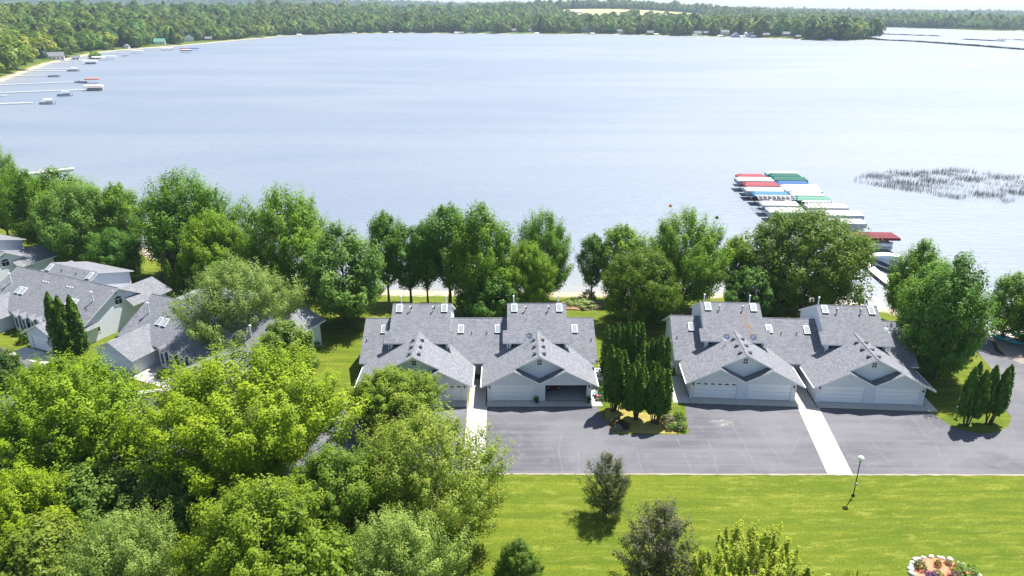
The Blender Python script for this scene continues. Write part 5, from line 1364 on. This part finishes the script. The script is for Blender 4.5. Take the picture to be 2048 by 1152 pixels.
for k, (a, b_) in enumerate(((row(4.2, -4.0), row(9.8, 0.2)), (row(4.6, -4.2), row(10.2, 0.0)))):
    a, b_ = Vector((*a, 0)), Vector((*b_, 0)); d = b_-a; e = empty('white_rail', (a.x, a.y, 0), math.atan2(d.y, d.x), ('upper' if k == 0 else 'lower')+' white rail beside the left house patio', 'railing')
    m = MB(); m.box(0, d.length, -.05, .05, .3, .42); m.build('rail', MAT['white'], e)
    for t in range(5): m = MB(); m.box(t*d.length/4-.05, t*d.length/4+.05, -.045, .045, 0, .31); m.build('post', MAT['white'], e)
# teal kayaks and pedal boats at the right edge
def kayak(label, x, y, z, yaw, col, L=3.6, W=.85):
    e = empty('kayak', (x, y, z), yaw, label, 'kayak'); b = MB(); N = 11; S_ = []
    for i in range(N):
        t = i/(N-1); w = W/2*math.sin(math.pi*min(.985, max(.015, t)))**.6; x_ = -L/2+L*t; k = .16*(2*t-1)**4
        S_.append([(x_, -w, .2+k), (x_, -w*.6, .02+k), (x_, w*.6, .02+k), (x_, w, .2+k), (x_, w*.5, .32+k), (x_, -w*.5, .32+k)])
    for i in range(N-1):
        for j in range(6): b.poly([S_[i][j], S_[i+1][j], S_[i+1][(j+1) % 6], S_[i][(j+1) % 6]])
    b.build('hull', MAT[col], e, True); c = MB(); c.lathe((-.1, 0, .3), [(.36, 0), (.4, .04), (.34, .05)], 12, 0, 1.5, .62); ck = c.build('cockpit', MAT['black'], e); s = MB(); s.box(-.5, -.1, -.2, .2, .3, .38); s.build('seat', MAT['c_white'], ck)
for i, (x, y, yw, c, lb) in enumerate([(68.9,88.9,-.75,'c_teal','left teal kayak on the gravel landing'),(69.6,89.0,-.75,'c_sky','pale blue kayak between the teal ones'),(70.3,88.9,-.7,'c_teal','right teal kayak of the pair on the gravel landing'),(72.4,90.3,-.5,'c_teal','teal kayak lying on the sand at the right edge'),(72.9,88.4,-.9,'c_brown','brown canoe at the right edge of the landing')]):
    kayak(lb, x, y, .08, yw, c, 4.2, 1.0)
for lb, x, y, s in [('rock at the edge of the gravel landing',70.9,82.0,.6),('smaller rock beside the drive at the gravel landing',67.4,82.6,.3),('rock left of the kayaks on the landing',66.8,89.6,.35),('dark rock at the foot of the landing tree',69.2,91.2,.6)]:
    e = tag(link('rock', None) if False else empty('rock', (x, y, 0), s*7), lb, 'rock'); b = MB(); b.lathe((0, 0, 0), [(s*.9, -.1), (s, s*.3), (s*.7, s*.65), (s*.2, s*.8)], 7, 0, 1.25, .9); b.build('body', MAT['stone'], e); b = MB(); b.lathe((s*.9, -.3*s, 0), [(s*.4, -.1), (s*.42, s*.15), (s*.15, s*.3)], 6); b.build('chip', MAT['stone'], e)
for lb, x, y, c in [('orange buoy floating on the lake', 38.8, 169.1, 'c_orange'), ('dark buoy floating on the lake behind the shaggy tree', 47.3, 158.4, 'black')]:
    e = empty('buoy', (x, y, WL), 0, lb, 'buoy'); b = MB(); b.lathe((0, 0, -.2), [(.1, 0), (.33, .15), (.4, .4), (.33, .65), (.1, .8)], 12); b.build('float', MAT[c], e, True); b = MB(); b.tube((0, 0, .55), (0, 0, .8), .06, n=6); b.build('ring', MAT['galv'], e)
# stone edged flower bed at the bottom right
e = empty('flower_bed', (35.3, 44.9, 0), 0, 'round flower bed with red mulch and an edge of pale stones', 'flower bed')
b = MB(); n = 26; b.poly([(2.6*math.cos(2*math.pi*k/n), 2.4*math.sin(2*math.pi*k/n), .03) for k in range(n)]); b.lathe((0, 0, -.05), [(2.65, 0), (2.6, .07)], 26, 0, 1, .92); b.build('mulch', MAT['redmulch'], e)
rs = random.Random(9)
for k in range(32):
    a = 2*math.pi*k/32+rs.uniform(-.06, .06); s = rs.uniform(.2, .34); x, y = 2.7*math.cos(a), 2.5*math.sin(a)
    b = MB(); b.lathe((0, 0, -.05), [(s*.8, 0), (s, s*.35), (s*.8, s*.75), (s*.35, s*.98)], 7, 0, rs.uniform(.9, 1.4), rs.uniform(.8, 1.1)); o = b.build('stone', MAT['stone'], e, True, (x, y, 0)); o.rotation_euler = (rs.uniform(-.2, .2), rs.uniform(-.2, .2), rs.uniform(0, 6))
for lb, x, y, h, r, c in [('grey green bush at the left of the flower bed',34.0,46.2,.8,.62,(.09,.14,.06)),('small upright yellow bush in the middle of the flower bed',35.6,46.4,.7,.36,(.13,.15,.03)),('low spreading juniper at the right of the flower bed',37.5,45.6,.6,1.2,(.09,.17,.015)),('purple flowers at the front of the flower bed',34.3,45.1,.6,.5,(.12,.05,.22)),('dark plum plant at the front of the flower bed',36.2,45.0,.6,.6,(.07,.05,.07)),('grassy sprig behind the purple flowers',35.0,45.3,.5,.55,(.14,.18,.07)),('cream plant by the back stones of the flower bed',36.6,46.6,.45,.4,(.2,.2,.1))]:
    shrub(lb, x-.3, y, h, r, c, z=.02)
e = empty('footlight', (34.7, 104.5, -.2), 0, 'slender white flagpole behind the right duplex', 'flagpole'); e.name = 'flagpole'
b = MB(); b.tube((0, 0, 0), (0, 0, 7.2), .06, .04, n=8); b.build('pole', MAT['white'], e); b = MB(); b.lathe((0, 0, 7.2), [(.02, 0), (.09, .06), (.02, .14)], 8); b.build('finial', MAT['white'], e)
